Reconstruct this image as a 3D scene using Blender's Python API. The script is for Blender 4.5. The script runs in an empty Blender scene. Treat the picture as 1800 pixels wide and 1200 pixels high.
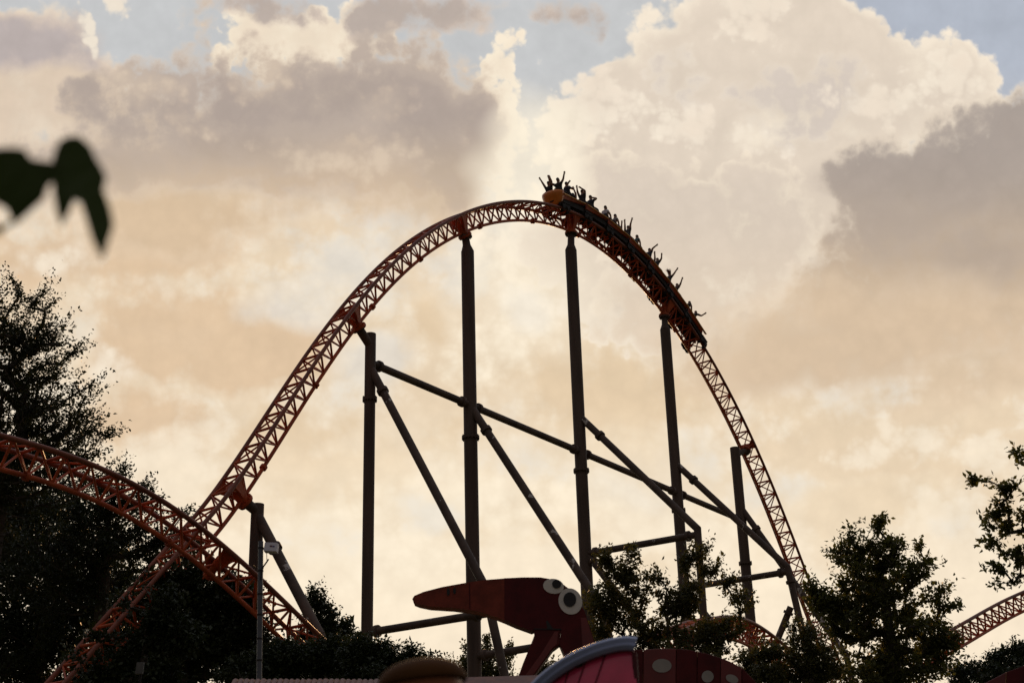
import bpy, bmesh, math, random
import numpy as np
from mathutils import Vector, Matrix
from numpy.polynomial import Chebyshev as Ch

SC = bpy.context.scene
COL = SC.collection
rng = np.random.default_rng(7)
random.seed(7)

# ------------------------------------------------------------------ camera
FPX = 2500.0                      # focal length in pixels of an 1800 px wide picture (50 mm)
TH, RO = math.radians(22.6), math.radians(1.67)
EYE = np.array([0.0, 0.0, 1.6])
FW = np.array([0, math.cos(TH), math.sin(TH)])
_r0 = np.array([1.0, 0, 0]); _u0 = np.array([0, -math.sin(TH), math.cos(TH)])
RT = _r0 * math.cos(RO) - _u0 * math.sin(RO)
UP = _u0 * math.cos(RO) + _r0 * math.sin(RO)
cam_d = bpy.data.cameras.new("camera"); cam = bpy.data.objects.new("camera", cam_d); COL.objects.link(cam)
cam.matrix_world = Matrix(((RT[0], UP[0], -FW[0], EYE[0]), (RT[1], UP[1], -FW[1], EYE[1]),
                           (RT[2], UP[2], -FW[2], EYE[2]), (0, 0, 0, 1)))
cam_d.sensor_width = 36; cam_d.lens = 50; cam_d.clip_end = 5000; cam_d.clip_start = 0.05
cam_d.dof.use_dof = True; cam_d.dof.focus_distance = 70; cam_d.dof.aperture_fstop = 2.4; cam_d.dof.aperture_blades = 0
SC.camera = cam

def ray(px, py): return FW + RT * ((px - 900) / FPX) + UP * ((600 - py) / FPX)
def at(px, py, Y):
    "the point at distance Y (metres north) seen at a pixel of the 1800x1200 photograph"
    d = ray(px, py); return EYE + d * (Y / d[1])
def onplane(px, py, p0, n):
    d = ray(px, py); return EYE + d * (((p0 - EYE) @ n) / (d @ n))
def proj(p):
    d = np.asarray(p) - EYE; w = d @ FW
    return np.stack([900 + FPX * (d @ RT) / w, 600 - FPX * (d @ UP) / w], -1)

SC.view_settings.view_transform = 'Standard'; SC.view_settings.look = 'None'
SC.view_settings.exposure = 0.0; SC.view_settings.gamma = 1.0

# ------------------------------------------------------------------ sun
SUN_EL, SUN_AZ = math.radians(18.0), math.radians(-1.0)      # behind the thin cloud under the hill
sd = Vector((math.sin(SUN_AZ) * math.cos(SUN_EL), math.cos(SUN_AZ) * math.cos(SUN_EL), math.sin(SUN_EL)))
sun_d = bpy.data.lights.new("sun", 'SUN'); sun_d.energy = 2.0; sun_d.angle = math.radians(0.6); sun_d.color = (1.0, 0.56, 0.24)
sun = bpy.data.objects.new("sun", sun_d); COL.objects.link(sun)
sun.rotation_euler = sd.to_track_quat('Z', 'Y').to_euler()

# ------------------------------------------------------------------ world: Nishita sky with procedural clouds
def lin(c): return tuple((x / 255 / 12.92) if x / 255 <= 0.04045 else ((x / 255 + 0.055) / 1.055) ** 2.4 for x in c)
W = bpy.data.worlds.new("World"); SC.world = W; W.use_nodes = True
class NT:
    "short-hand for building node trees"
    def __init__(s, tree): s.t = tree; s.n = tree.nodes; s.l = tree.links
    def new(s, ty): return s.n.new(ty)
    def put(s, sock, v):
        if isinstance(v, bpy.types.NodeSocket): s.l.new(v, sock)
        elif v is not None:
            try: sock.default_value = v
            except Exception: sock.default_value = (*v, 1.0)
    def m(s, op, a, b=None, c=None, clamp=False):
        n = s.new('ShaderNodeMath'); n.operation = op; n.use_clamp = clamp
        for i, v in enumerate((a, b, c)): s.put(n.inputs[i], v)
        return n.outputs[0]
    def v(s, op, a, b=None, c=None, out=0, sc=None):
        n = s.new('ShaderNodeVectorMath'); n.operation = op; s.put(n.inputs[0], a); s.put(n.inputs[1], b); s.put(n.inputs[2], c)
        if sc is not None: s.put(n.inputs['Scale'], sc)
        return n.outputs[out]
    def noise(s, vec, scale, detail=5, rough=0.55, dim='2D', out='Fac', dist=0.0, lac=2.0):
        n = s.new('ShaderNodeTexNoise'); n.noise_dimensions = dim; s.put(n.inputs['Vector'], vec)
        s.put(n.inputs['Scale'], scale); s.put(n.inputs['Detail'], detail); s.put(n.inputs['Roughness'], rough)
        s.put(n.inputs['Distortion'], dist); s.put(n.inputs['Lacunarity'], lac); return n.outputs[out]
    def voro(s, vec, scale, detail=2, rough=0.5):
        n = s.new('ShaderNodeTexVoronoi'); n.voronoi_dimensions = '2D'; n.feature = 'SMOOTH_F1'; s.put(n.inputs['Vector'], vec)
        s.put(n.inputs['Scale'], scale); s.put(n.inputs['Detail'], detail); s.put(n.inputs['Roughness'], rough)
        n.inputs['Smoothness'].default_value = 0.35
        return n.outputs['Distance']
    def step(s, x, a, b, lo=0.0, hi=1.0, kind='SMOOTHSTEP'):
        n = s.new('ShaderNodeMapRange'); n.interpolation_type = kind
        for k, v in zip(('Value', 'From Min', 'From Max', 'To Min', 'To Max'), (x, a, b, lo, hi)): s.put(n.inputs[k], v)
        return n.outputs[0]
    def mix(s, f, a, b, mode='MIX'):
        n = s.new('ShaderNodeMix'); n.data_type = 'RGBA'; n.blend_type = mode; n.clamp_factor = True
        s.put(n.inputs[0], f); s.put(n.inputs[6], a); s.put(n.inputs[7], b); return n.outputs[2]

def build_world():
    w = NT(W.node_tree); w.n.clear()
    tc = w.new('ShaderNodeTexCoord').outputs['Generated']
    fz = w.v('DOT_PRODUCT', tc, tuple(FW), out=1)
    fzc = w.m('MAXIMUM', fz, 0.2)
    X = w.m('MULTIPLY_ADD', w.m('DIVIDE', w.v('DOT_PRODUCT', tc, tuple(RT), out=1), fzc), 25.0, 9.0)
    Y = w.m('MULTIPLY_ADD', w.m('DIVIDE', w.v('DOT_PRODUCT', tc, tuple(UP), out=1), fzc), -25.0, 6.0)
    def comb(x, y, z):
        n = w.new('ShaderNodeCombineXYZ'); w.put(n.inputs[0], x); w.put(n.inputs[1], y); w.put(n.inputs[2], z); return n.outputs[0]
    def sep(v):
        n = w.new('ShaderNodeSeparateXYZ'); w.put(n.inputs[0], v); return n.outputs
    P0 = comb(X, Y, 1.0)
    def warp(P, sc, amp, det=4, rough=0.55, off=0.0):
        c = w.noise(w.v('ADD', P, (off, off * 1.7, 0)), sc, det, rough, out='Color')
        return w.v('MULTIPLY_ADD', w.v('SUBTRACT', c, (0.5, 0.5, 0.5)), (amp, amp, 0), P)
    P = warp(P0, 0.55, 0.9, 2, 0.5)              # broad bends
    PC = warp(P, 1.3, 0.30, 1.5, 0.5, 3.1)        # crumbly edges
    PN = warp(P0, 1.6, 0.10, 1, 0.5, 5.3)         # the cloud texture itself stays unsheared
    n_mid = w.m('SUBTRACT', w.noise(PN, 1.15, 9, 0.6), 0.5)
    n_lo = w.m('SUBTRACT', w.noise(P, 0.5, 4, 0.5), 0.5)
    n_str = w.m('SUBTRACT', w.noise(w.v('MULTIPLY', P, (0.6, 1.4, 1)), 0.8, 5, 0.5), 0.5)
    vn = w.new('ShaderNodeTexVoronoi'); vn.voronoi_dimensions = '2D'; w.put(vn.inputs['Vector'], PN)
    vn.inputs['Scale'].default_value = 2.3; vn.inputs['Detail'].default_value = 2; vn.inputs['Roughness'].default_value = 0.5
    puff = w.m('SUBTRACT', 0.42, vn.outputs['Distance'])
    K = 10.0
    def c(r, g, b):
        "display colour to sky radiance; the cream and beige tones a little rosier"
        if r > g: k = min(1.0, max(0.0, (r - 190) / 20)); g, b = r - (r - g) * (1 + 0.2 * k), r - (r - b) * (1 + 0.12 * k)
        return tuple(K * x for x in lin((r, g, b))) + (1.0,)
    def quad(P_):
        o = sep(P_); return comb(w.m('MULTIPLY', o[0], o[0]), w.m('MULTIPLY', o[0], o[1]), w.m('MULTIPLY', o[1], o[1])), comb(o[0], o[1], 1.0)
    Q = {'0': quad(P0), 'P': quad(P), 'C': quad(PC)}
    def field(ells, which='C', base=None):
        "soft union of ellipses, in units of about 100 px of cloud thickness (each is a quadratic form of the sky coordinates)"
        q1, q2 = Q[which]
        if base is not None:      # the tiny term only sets the order in which the renderer works through the layers
            q1 = w.v('MULTIPLY_ADD', base, (1e-9,) * 3, q1); q2 = w.v('MULTIPLY_ADD', base, (1e-9,) * 3, q2)
        f = None
        for (cx, cy, rx, ry, *rot) in ells:
            cx, cy, rx, ry = cx / 100, cy / 100, rx / 100, ry / 100; th = math.radians(rot[0] if rot else 0)
            s_ = 0.6 * min(rx, ry)
            ux, uy = math.cos(th) / rx, math.sin(th) / rx; vx, vy = -math.sin(th) / ry, math.cos(th) / ry
            A, B, Cc = ux * ux + vx * vx, 2 * (ux * uy + vx * vy), uy * uy + vy * vy
            D, E = -2 * A * cx - B * cy, -2 * Cc * cy - B * cx; F = A * cx * cx + B * cx * cy + Cc * cy * cy
            g = w.m('ADD', w.v('DOT_PRODUCT', q1, (-s_ * A, -s_ * B, -s_ * Cc), out=1), w.v('DOT_PRODUCT', q2, (-s_ * D, -s_ * E, s_ * (1 - F)), out=1))
            f = g if f is None else w.m('SMOOTH_MAX', f, g, 0.3)
        return f
    def layer(base, ells, rim, core, edge, deep, na=0.0, npuff=0.0, nstr=0.0, nlo=0.0, op=1.0, Pv='C', core2=None, y01=None, shade=0.5):
        "cloud: bright rim where it is thin, core colour where it is deep; core2 lower down"
        f = field(ells, Pv, base)
        for amp, nz in ((na, n_mid), (npuff, puff), (nstr, n_str), (nlo, n_lo)):
            if amp: f = w.m('MULTIPLY_ADD', nz, amp, f)
        a = w.step(f, *edge, 0.0, op)
        co = core
        if core2 is not None: co = w.mix(w.step(Y, y01[0] / 100, y01[1] / 100), core, core2)
        fs = w.m('MULTIPLY_ADD', n_lo, shade, w.m('MULTIPLY_ADD', puff, -shade * 0.3, w.m('MULTIPLY_ADD', n_mid, shade * 0.7, f)))
        return w.mix(a, base, w.mix(w.step(fs, *deep), rim, co))
    # --- clear sky between the clouds
    sky = w.new('ShaderNodeTexSky'); sky.sky_type = 'NISHITA'; sky.sun_disc = False
    sky.sun_elevation = SUN_EL; sky.sun_rotation = SUN_AZ; sky.dust_density = 1.0; sky.air_density = 1.0; sky.ozone_density = 1.5
    nish = sky.outputs[0]
    col = w.mix(0.94, nish, c(180, 188, 204))
    col = w.mix(w.step(field([(560, 40, 900, 300)], '0'), -0.3, 0.6), col, c(199, 202, 207))
    col = w.mix(w.step(Y, 1.0, 4.6), col, c(230, 224, 215))
    col = w.mix(w.step(Y, 4.6, 8.5), col, c(250, 237, 216))
    # --- veils of the lower sky: cream with beige patches
    col = layer(col, [(330, 560, 420, 240, 10), (900, 700, 900, 260), (1550, 760, 600, 230, -8), (150, 380, 300, 160)], c(243, 232, 214), c(232, 215, 190),
                (-0.6, 1.1), (-0.3, 1.4), na=2.2, nstr=4.0, nlo=2.5, Pv='P', op=0.95, shade=3.0)
    col = layer(col, [(330, 590, 260, 95, 4), (480, 610, 110, 60), (140, 450, 190, 80), (300, 420, 150, 60), (240, 740, 150, 60)], c(242, 229, 209), c(224, 202, 174), (-0.4, 0.28), (-0.3, 0.35), na=0.8, nlo=0.8, op=0.95)
    col = layer(col, [(590, 840, 130, 55, -4), (760, 770, 110, 36), (1060, 690, 190, 100, 15), (980, 620, 90, 60), (520, 760, 140, 36, -8), (700, 560, 80, 40)], c(245, 233, 213), c(228, 209, 181),
                (-0.35, 0.3), (-0.3, 0.35), na=0.9, nlo=0.6, op=0.85)
    col = layer(col, [(930, 470, 120, 85), (860, 610, 120, 55, -20), (1010, 880, 120, 50), (1180, 900, 110, 45), (870, 900, 260, 60), (640, 960, 230, 80), (1090, 470, 60, 60)], c(249, 239, 220), c(254, 244, 226),
                (-0.4, 0.45), (0, 0.5), na=1.0, npuff=0.5, op=0.8)
    col = layer(col, [(505, 540, 60, 36), (650, 640, 70, 60), (930, 545, 42, 30), (1110, 850, 90, 40), (510, 340, 80, 56)], c(236, 230, 220), c(227, 223, 217),
                (-0.3, 0.25), (0, 0.3), na=0.6, op=0.75)
    # --- big pale cumulus on the right
    col = layer(col, [(1130, 260, 205, 175, -20), (1240, 130, 165, 150), (1400, 110, 190, 150), (1560, 170, 190, 115), (1660, 160, 95, 95), (1200, 420, 290, 200), (1450, 380, 260, 190),
                      (1010, 330, 90, 190), (1330, 20, 200, 60), (1000, 210, 55, 65), (1740, 190, 70, 40)],
                c(248, 238, 223), c(227, 216, 203), (-0.13, 0.1), (-0.02, 0.5), na=0.6, npuff=0.35, core2=c(224, 212, 197), y01=(200, 600), shade=0.7)
    col = layer(col, [(1400, 190, 95, 75, 15), (1470, 150, 60, 50), (1330, 150, 50, 40), (1190, 120, 60, 60)], c(235, 226, 214), c(212, 203, 196), (-0.2, 0.2), (-0.1, 0.35), na=0.85, npuff=0.5, op=0.85)
    col = layer(col, [(1190, 212, 120, 45, 12), (1320, 240, 75, 26, 20), (1580, 172, 115, 46), (1660, 140, 58, 55), (1705, 190, 60, 28), (1345, 25, 60, 50), (1310, 8, 40, 40), (1020, 200, 70, 85)], c(247, 238, 224), c(238, 227, 213), (-0.16, 0.18), (-0.05, 0.4), na=0.8, npuff=0.5, op=0.85, shade=0.8)
    col = layer(col, [(1110, 345, 150, 75, 8), (1210, 400, 190, 120), (1330, 420, 120, 150), (1060, 305, 70, 42), (1290, 325, 80, 50), (1180, 520, 170, 110)], c(242, 231, 215), c(219, 208, 196), (-0.13, 0.13), (-0.08, 0.4), na=0.75, npuff=0.5,
                core2=c(226, 212, 194), y01=(330, 620), shade=0.7)
    # --- dark cloud on the right
    col = layer(col, [(1690, 380, 240, 185, -12), (1560, 520, 190, 150), (1430, 610, 140, 90), (1790, 260, 120, 110), (1570, 300, 110, 75), (1780, 480, 160, 150), (1600, 600, 200, 85, -12), (1400, 650, 120, 55)],
                c(236, 224, 208), c(170, 160, 155), (-0.24, 0.26), (-0.15, 0.45), na=0.8, npuff=0.4, nlo=0.4, core2=c(206, 187, 164), y01=(240, 560), shade=0.45)
    col = layer(col, [(1640, 300, 190, 60, -15), (1700, 470, 160, 50, -10), (1560, 420, 90, 60)], c(182, 170, 162), c(172, 160, 153), (-0.5, 0.4), (-0.2, 0.4), na=1.3, nlo=1.0, npuff=0.3, op=0.5)
    col = layer(col, [(1480, 590, 290, 90, -8), (1320, 640, 150, 70), (1700, 640, 150, 60, -20)], c(228, 210, 187), c(219, 200, 176), (-0.5, 0.4), (-0.2, 0.4), na=0.5, nlo=0.5, Pv='P', op=0.8)
    # --- left: pale heads, dark bases
    col = layer(col, [(60, 170, 170, 110), (40, 70, 130, 75), (190, 170, 110, 60)], c(236, 224, 208), c(222, 207, 190), (-0.12, 0.2), (-0.1, 0.5), na=0.6, npuff=0.3, nlo=0.4, shade=0.8)
    col = layer(col, [(30, 70, 120, 50, 5), (110, 100, 70, 28, 20)], c(203, 191, 186), c(187, 177, 177), (-0.25, 0.2), (-0.1, 0.3), na=0.4)
    col = layer(col, [(143, 55, 20, 30, -20), (207, 14, 24, 30), (160, 85, 10, 22, -25), (126, 30, 8, 16)], c(238, 230, 218), c(236, 227, 214), (-0.07, 0.07), (0, 0.2), na=0.35, npuff=0.2)
    col = layer(col, [(470, 70, 120, 60), (560, 60, 90, 75), (640, 60, 60, 70), (420, 110, 60, 45), (500, 110, 80, 60), (865, 120, 60, 45, -40), (905, 95, 46, 22, -55), (870, 210, 62, 140, -10), (905, 290, 40, 80)],
                c(249, 239, 222), c(236, 224, 207), (-0.07, 0.09), (0.0, 0.5), na=0.55, npuff=0.4, shade=0.9)
    col = layer(col, [(460, 8, 110, 34, 5), (770, 30, 110, 45), (665, 35, 60, 45, -30), (1000, 35, 50, 30)], c(218, 205, 194), c(186, 174, 168), (-0.2, 0.15), (-0.15, 0.25), na=0.6, npuff=0.25)
    col = layer(col, [(240, 350, 250, 80, 8), (680, 340, 150, 50, 10), (420, 350, 150, 40)], c(228, 210, 187), c(217, 197, 171), (-0.5, 0.3), (-0.1, 0.4), na=0.9, nlo=0.8, Pv='P', op=0.85)
    col = layer(col, [(560, 200, 180, 80, 4), (330, 235, 200, 70, 8), (720, 210, 140, 85), (450, 270, 330, 70, 3), (220, 280, 200, 60, -6), (60, 300, 170, 60)], c(222, 207, 189), c(206, 190, 174), (-0.3, 0.15), (-0.1, 0.4), na=0.5, nlo=0.3)
    col = layer(col, [(560, 190, 190, 105, 4), (340, 235, 230, 95, 8), (720, 200, 165, 115), (800, 260, 80, 95), (350, 80, 26, 80, 10), (320, 120, 60, 50), (450, 265, 330, 80, 3), (770, 310, 110, 60), (230, 275, 240, 75, -6), (60, 300, 170, 66), (820, 130, 50, 45), (660, 110, 90, 45), (300, 150, 80, 45), (430, 140, 60, 50)],
                c(226, 211, 194), c(189, 175, 166), (-0.26, 0.24), (-0.25, 0.32), na=0.95, npuff=0.4, nlo=0.4, core2=c(208, 190, 169), y01=(200, 350), shade=0.5)
    col = layer(col, [(560, 170, 120, 62), (420, 170, 100, 50), (290, 205, 150, 56), (745, 215, 110, 80), (130, 285, 170, 46), (800, 270, 56, 75), (660, 170, 90, 56), (420, 250, 160, 40)], c(190, 176, 167), c(174, 161, 155), (-0.35, 0.3), (-0.2, 0.4), na=1.05, npuff=0.3, nlo=0.5,
                core2=c(194, 177, 160), y01=(200, 330), op=0.9)
    col = layer(col, [(600, 275, 110, 32, 10), (340, 205, 50, 16, 20), (465, 130, 40, 26), (690, 290, 60, 30), (250, 150, 40, 16), (670, 195, 40, 22)], c(215, 199, 181), c(224, 209, 190), (-0.35, 0.3), (-0.2, 0.3), na=1.0, npuff=0.5, op=0.65)
    # --- bright breaks
    col = layer(col, [(90, 450, 70, 34), (190, 640, 42, 30, 30), (270, 500, 24, 16)],
                c(236, 224, 207), c(246, 237, 222), (-0.22, 0.2), (-0.1, 0.25), na=0.6, npuff=0.25, op=0.75)
    col = layer(col, [(1560, 760, 70, 22, 30), (1630, 872, 16, 13), (1655, 890, 13, 10), (1500, 790, 60, 30)], c(247, 236, 218), c(245, 234, 216), (-0.12, 0.15), (0, 0.3), na=0.35, npuff=0.25, op=0.8)
    # --- light of the hidden sun spreading through the gap
    col = w.mix(w.step(field([(935, 290, 130, 150)], 'P'), 0.0, 0.7, 0.0, 0.75), col, c(255, 247, 230))
    col = w.mix(w.step(field([(880, 960, 800, 260)], 'P'), 0.0, 1.3, 0.0, 0.5), col, c(254, 242, 221))
    col = w.mix(w.step(field([(930, 520, 170, 130)], 'P'), -0.2, 1.0, 0.0, 0.55), col, c(255, 246, 229))
    col = layer(col, [(620, 700, 90, 40), (930, 800, 110, 40, 10), (1240, 800, 80, 50, -20), (1690, 910, 60, 60, 30), (1600, 860, 30, 20), (1500, 700, 90, 26, -10), (760, 900, 60, 30), (560, 960, 70, 30), (1350, 860, 60, 40)], c(243, 234, 219), c(233, 228, 219),
                (-0.3, 0.3), (-0.1, 0.4), na=1.0, nlo=0.8, npuff=0.3, op=0.7)
    col = layer(col, [(1000, 960, 140, 24, 5), (600, 870, 130, 30, -5), (1560, 900, 160, 50, -10), (1080, 800, 150, 36, 12), (480, 1000, 80, 20)], c(244, 231, 209), c(238, 222, 197),
                (-0.3, 0.35), (-0.1, 0.4), na=0.9, nlo=0.8, nstr=0.8, op=0.65)
    # fine structure in all the cloud
    tx = w.m('MULTIPLY_ADD', puff, 0.06, w.m('MULTIPLY_ADD', n_mid, 0.16, 0.995))
    col = w.v('MULTIPLY', w.v('SCALE', col, sc=tx), (1.02, 1.0, 0.955))
    # --- the rest of the sky, away from the sunset: dim blue-grey evening cloud
    far = w.mix(w.noise(tc, 2.2, 4, 0.6, dim='3D'), nish, c(84, 74, 68))
    far = w.mix(0.8, far, c(82, 71, 64))
    far = w.mix(w.step(sep(tc)[2], 0.35, 0.95), far, c(152, 147, 148))      # brighter cloud overhead
    col = w.mix(w.step(fz, 0.35, 0.8), far, col)
    bg = w.new('ShaderNodeBackground'); w.put(bg.inputs[0], col); bg.inputs[1].default_value = 0.1
    out = w.new('ShaderNodeOutputWorld'); w.l.new(bg.outputs[0], out.inputs[0])
    W.cycles.sampling_method = 'MANUAL'; W.cycles.sample_map_resolution = 256
build_world()

# ------------------------------------------------------------------ helpers
def tag(o, label=None, cat=None, group=None, kind=None):
    if label: o['label'] = label
    if cat: o['category'] = cat
    if group: o['group'] = group
    if kind: o['kind'] = kind
    return o
def empty(name, loc=(0, 0, 0)):
    o = bpy.data.objects.new(name, None); COL.objects.link(o); o.location = tuple(loc); o.empty_display_size = 0.2; return o
def par(o, p):
    o.parent = p
    if p is not None: o.matrix_parent_inverse = Matrix.Translation(-Vector(world_loc(p)))
    return o
def world_loc(p):
    v = Vector(p.location) if p.parent is None else Vector(p['w0']) if 'w0' in p else Vector(p.location)
    return v
def nrm(v): v = np.asarray(v, float); return v / max(np.linalg.norm(v), 1e-9)
class MB:
    "collects shapes given in world coordinates and links them as ONE mesh object"
    def __init__(s): s.v = []; s.f = []; s.sm = []
    def add(s, vs, fs, smooth=False):
        o = len(s.v); s.v.extend([tuple(map(float, q)) for q in vs]); s.f.extend([tuple(i + o for i in f) for f in fs]); s.sm.extend([smooth] * len(fs))
    def tube(s, pts, r, n=10, caps=True, up=None):
        pts = np.asarray(pts, float); m = len(pts); rr = np.broadcast_to(np.asarray(r, float), (m,))
        tg = np.gradient(pts, axis=0); tg /= np.linalg.norm(tg, axis=1)[:, None]
        a = np.array(up if up is not None else (0, 0, 1.0)); 
        if abs(tg[0] @ a) > 0.95: a = np.array([1.0, 0, 0])
        vs = []
        for i in range(m):
            b = nrm(np.cross(tg[i], a)); a = nrm(np.cross(b, tg[i]))
            for k in range(n):
                an = 2 * math.pi * k / n; vs.append(pts[i] + rr[i] * (math.cos(an) * b + math.sin(an) * a))
        fs = [(i * n + k, i * n + (k + 1) % n, (i + 1) * n + (k + 1) % n, (i + 1) * n + k) for i in range(m - 1) for k in range(n)]
        s.add(vs, fs, True)
        if caps:
            s.add(vs[:n], [tuple(range(n))[::-1]]); s.add(vs[-n:], [tuple(range(n))])
        return s
    def ring(s, c, ax, r, w, n=16): ax = nrm(ax); c = np.asarray(c, float); return s.tube([c - ax * w / 2, c + ax * w / 2], r, n)
    def prism(s, poly, d):
        "closed polygon (3-D points) pushed along d"
        n = len(poly); d = np.asarray(d, float); P = [np.asarray(p, float) for p in poly]
        s.add(P + [p + d for p in P], [tuple(range(n)), tuple(range(2 * n - 1, n - 1, -1))] + [(i, i + n, (i + 1) % n + n, (i + 1) % n) for i in range(n)]); return s
    def box(s, c, ax, ay, az):
        c, ax, ay, az = (np.asarray(q, float) for q in (c, ax, ay, az))
        return s.prism([c - ax - ay - az, c + ax - ay - az, c + ax + ay - az, c - ax + ay - az], 2 * az)
    def grid(s, rows, closed=False, smooth=True):
        "rows of points joined into a sheet"
        m, n = len(rows), len(rows[0]); vs = [p for r in rows for p in r]
        s.add(vs, [(i * n + k, i * n + (k + 1) % n, (i + 1) * n + (k + 1) % n, (i + 1) * n + k) for i in range(m - 1) for k in range(n if closed else n - 1)], smooth); return s
    def build(s, name, mat, parent=None, bevel=0.0, solid=0.0, loc=None):
        me = bpy.data.meshes.new(name)
        o0 = np.array(loc if loc is not None else (world_loc(parent) if parent is not None else np.mean(np.array(s.v), axis=0)))
        me.from_pydata([tuple(np.array(q) - o0) for q in s.v], [], s.f)
        me.polygons.foreach_set('use_smooth', s.sm); me.validate(); me.update()
        bm = bmesh.new(); bm.from_mesh(me); bmesh.ops.recalc_face_normals(bm, faces=bm.faces); bm.to_mesh(me); bm.free()
        me.materials.append(mat)
        o = bpy.data.objects.new(name, me); COL.objects.link(o); o.location = tuple(o0)
        if parent is not None: par(o, parent); o['w0'] = tuple(o0); o.location = tuple(o0)
        if bevel:
            b = o.modifiers.new('bevel', 'BEVEL'); b.width = bevel; b.segments = 2; b.limit_method = 'ANGLE'
        if solid:
            b = o.modifiers.new('solid', 'SOLIDIFY'); b.thickness = solid; b.offset = 0
        return o

# ------------------------------------------------------------------ materials
def mat(name, base, rough=0.5, metal=0.0, var=0.25, scale=3.0, spots=None, bump=0.0, streak=False, spec=0.5, thr=0.68):
    "painted or plastic surface: base colour with weathering noise, optional flaked spots"
    m = bpy.data.materials.new(name); m.use_nodes = True; t = NT(m.node_tree)
    p = t.n['Principled BSDF']; co = t.new('ShaderNodeTexCoord').outputs['Object']
    vec = t.v('MULTIPLY', co, (1, 1, 0.12)) if streak else co
    n1 = t.noise(vec, scale, 6, 0.6, dim='3D')
    d = tuple(x * (1 - var) for x in base); b = tuple(min(1, x * (1 + var)) for x in base)
    c = t.mix(t.step(n1, 0.3, 0.7), (*d, 1), (*b, 1))
    if spots:
        n2 = t.noise(co, scale * 1.3, 4, 0.6, dim='3D')
        c = t.mix(t.step(n2, thr, thr + 0.02, kind='LINEAR'), c, (*spots, 1))
    t.put(p.inputs['Base Color'], c); p.inputs['Roughness'].default_value = rough; p.inputs['Metallic'].default_value = metal
    p.inputs['Specular IOR Level'].default_value = spec
    t.put(p.inputs['Roughness'], t.step(n1, 0.2, 0.8, rough - 0.08, min(1, rough + 0.1)))
    if bump:
        bn = t.new('ShaderNodeBump'); bn.inputs['Strength'].default_value = bump; bn.inputs['Distance'].default_value = 0.02
        t.put(bn.inputs['Height'], t.noise(co, scale * 6, 4, 0.6, dim='3D')); t.l.new(bn.outputs[0], p.inputs['Normal'])
    return m
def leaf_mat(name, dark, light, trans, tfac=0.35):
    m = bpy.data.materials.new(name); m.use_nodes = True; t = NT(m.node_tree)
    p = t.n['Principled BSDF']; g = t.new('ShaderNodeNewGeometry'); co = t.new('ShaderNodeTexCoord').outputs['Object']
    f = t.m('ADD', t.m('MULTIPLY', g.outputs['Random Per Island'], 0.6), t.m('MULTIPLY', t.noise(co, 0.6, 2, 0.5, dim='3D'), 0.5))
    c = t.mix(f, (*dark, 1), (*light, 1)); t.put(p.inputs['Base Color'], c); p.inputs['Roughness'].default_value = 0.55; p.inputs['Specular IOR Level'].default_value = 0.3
    tr = t.new('ShaderNodeBsdfTranslucent'); t.put(tr.inputs['Color'], (*trans, 1))
    mx = t.new('ShaderNodeMixShader'); mx.inputs[0].default_value = tfac
    t.l.new(p.outputs[0], mx.inputs[1]); t.l.new(tr.outputs[0], mx.inputs[2]); t.l.new(mx.outputs[0], t.n['Material Output'].inputs[0])
    return m
M_TRACK = mat('track_orange_paint', (0.45, 0.09, 0.031), 0.5, var=0.3, scale=1.5, spec=0.22)
M_RAIL = mat('rail_worn_paint', (0.24, 0.075, 0.045), 0.5, var=0.3, scale=1.2, spec=0.25)
M_COL = mat('support_brown_paint', (0.108, 0.078, 0.065), 0.65, var=0.34, scale=1.6, streak=True, spec=0.2)
M_STRUT = mat('support_flaked_paint', (0.108, 0.078, 0.065), 0.65, var=0.3, scale=1.3, spots=(0.5, 0.47, 0.45), thr=0.645, spec=0.2)

# ------------------------------------------------------------------ ground
def ground():
    m = bpy.data.materials.new('grass_ground'); m.use_nodes = True; t = NT(m.node_tree); p = t.n['Principled BSDF']
    co = t.new('ShaderNodeTexCoord').outputs['Object']
    c = t.mix(t.noise(co, 0.08, 8, 0.6, dim='3D'), (0.035, 0.05, 0.018, 1), (0.09, 0.085, 0.04, 1)); t.put(p.inputs['Base Color'], c); p.inputs['Roughness'].default_value = 0.95
    b = MB(); b.add([(-2000, -2000, 0), (2000, -2000, 0), (2000, 2000, 0), (-2000, 2000, 0)], [(0, 1, 2, 3)])
    tag(b.build('ground', m, loc=(0, 0, 0)), kind='structure')
ground()

# ------------------------------------------------------------------ coaster tracks
S = 0.72                                     # the hill stands about 72 m away
PSI = math.radians(54.17)
HD = np.array([math.cos(PSI), math.sin(PSI), 0]); LAT = np.array([math.sin(PSI), -math.cos(PSI), 0])   # LAT points to the camera's side
P3 = np.array([4.83, 100.0, 0])
HC = Ch([36.60299514131594, 3.0344037571444322, -17.01885464622948, -0.41172113124877363, 0.690733191220609, -0.46002095944289767, 0.7719566282344702, -0.15023953029138263, 0.24814892887781073], domain=[-40, 42])
HCd = HC.deriv()
def hz(t):
    t = np.asarray(t, float); lo, hi = -36.0, 37.0
    z = HC(np.clip(t, lo, hi)); return z + np.where(t < lo, (t - lo) * HCd(lo), 0) + np.where(t > hi, (t - hi) * HCd(hi), 0)
def hill(t):
    "track centre (between the rail centres), metres"
    t = np.asarray(t, float); p = P3 + t[..., None] * HD; p = p + hz(t)[..., None] * np.array([0, 0, 1.0])
    return EYE + S * (p - EYE)
_tt = np.linspace(-54, 47, 4001); _pp = hill(_tt); _ss = np.concatenate([[0], np.cumsum(np.linalg.norm(np.diff(_pp, axis=0), axis=1))])
def s2t(s): return np.interp(s, _ss, _tt)
def t2s(t): return np.interp(t, _tt, _ss)
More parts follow.
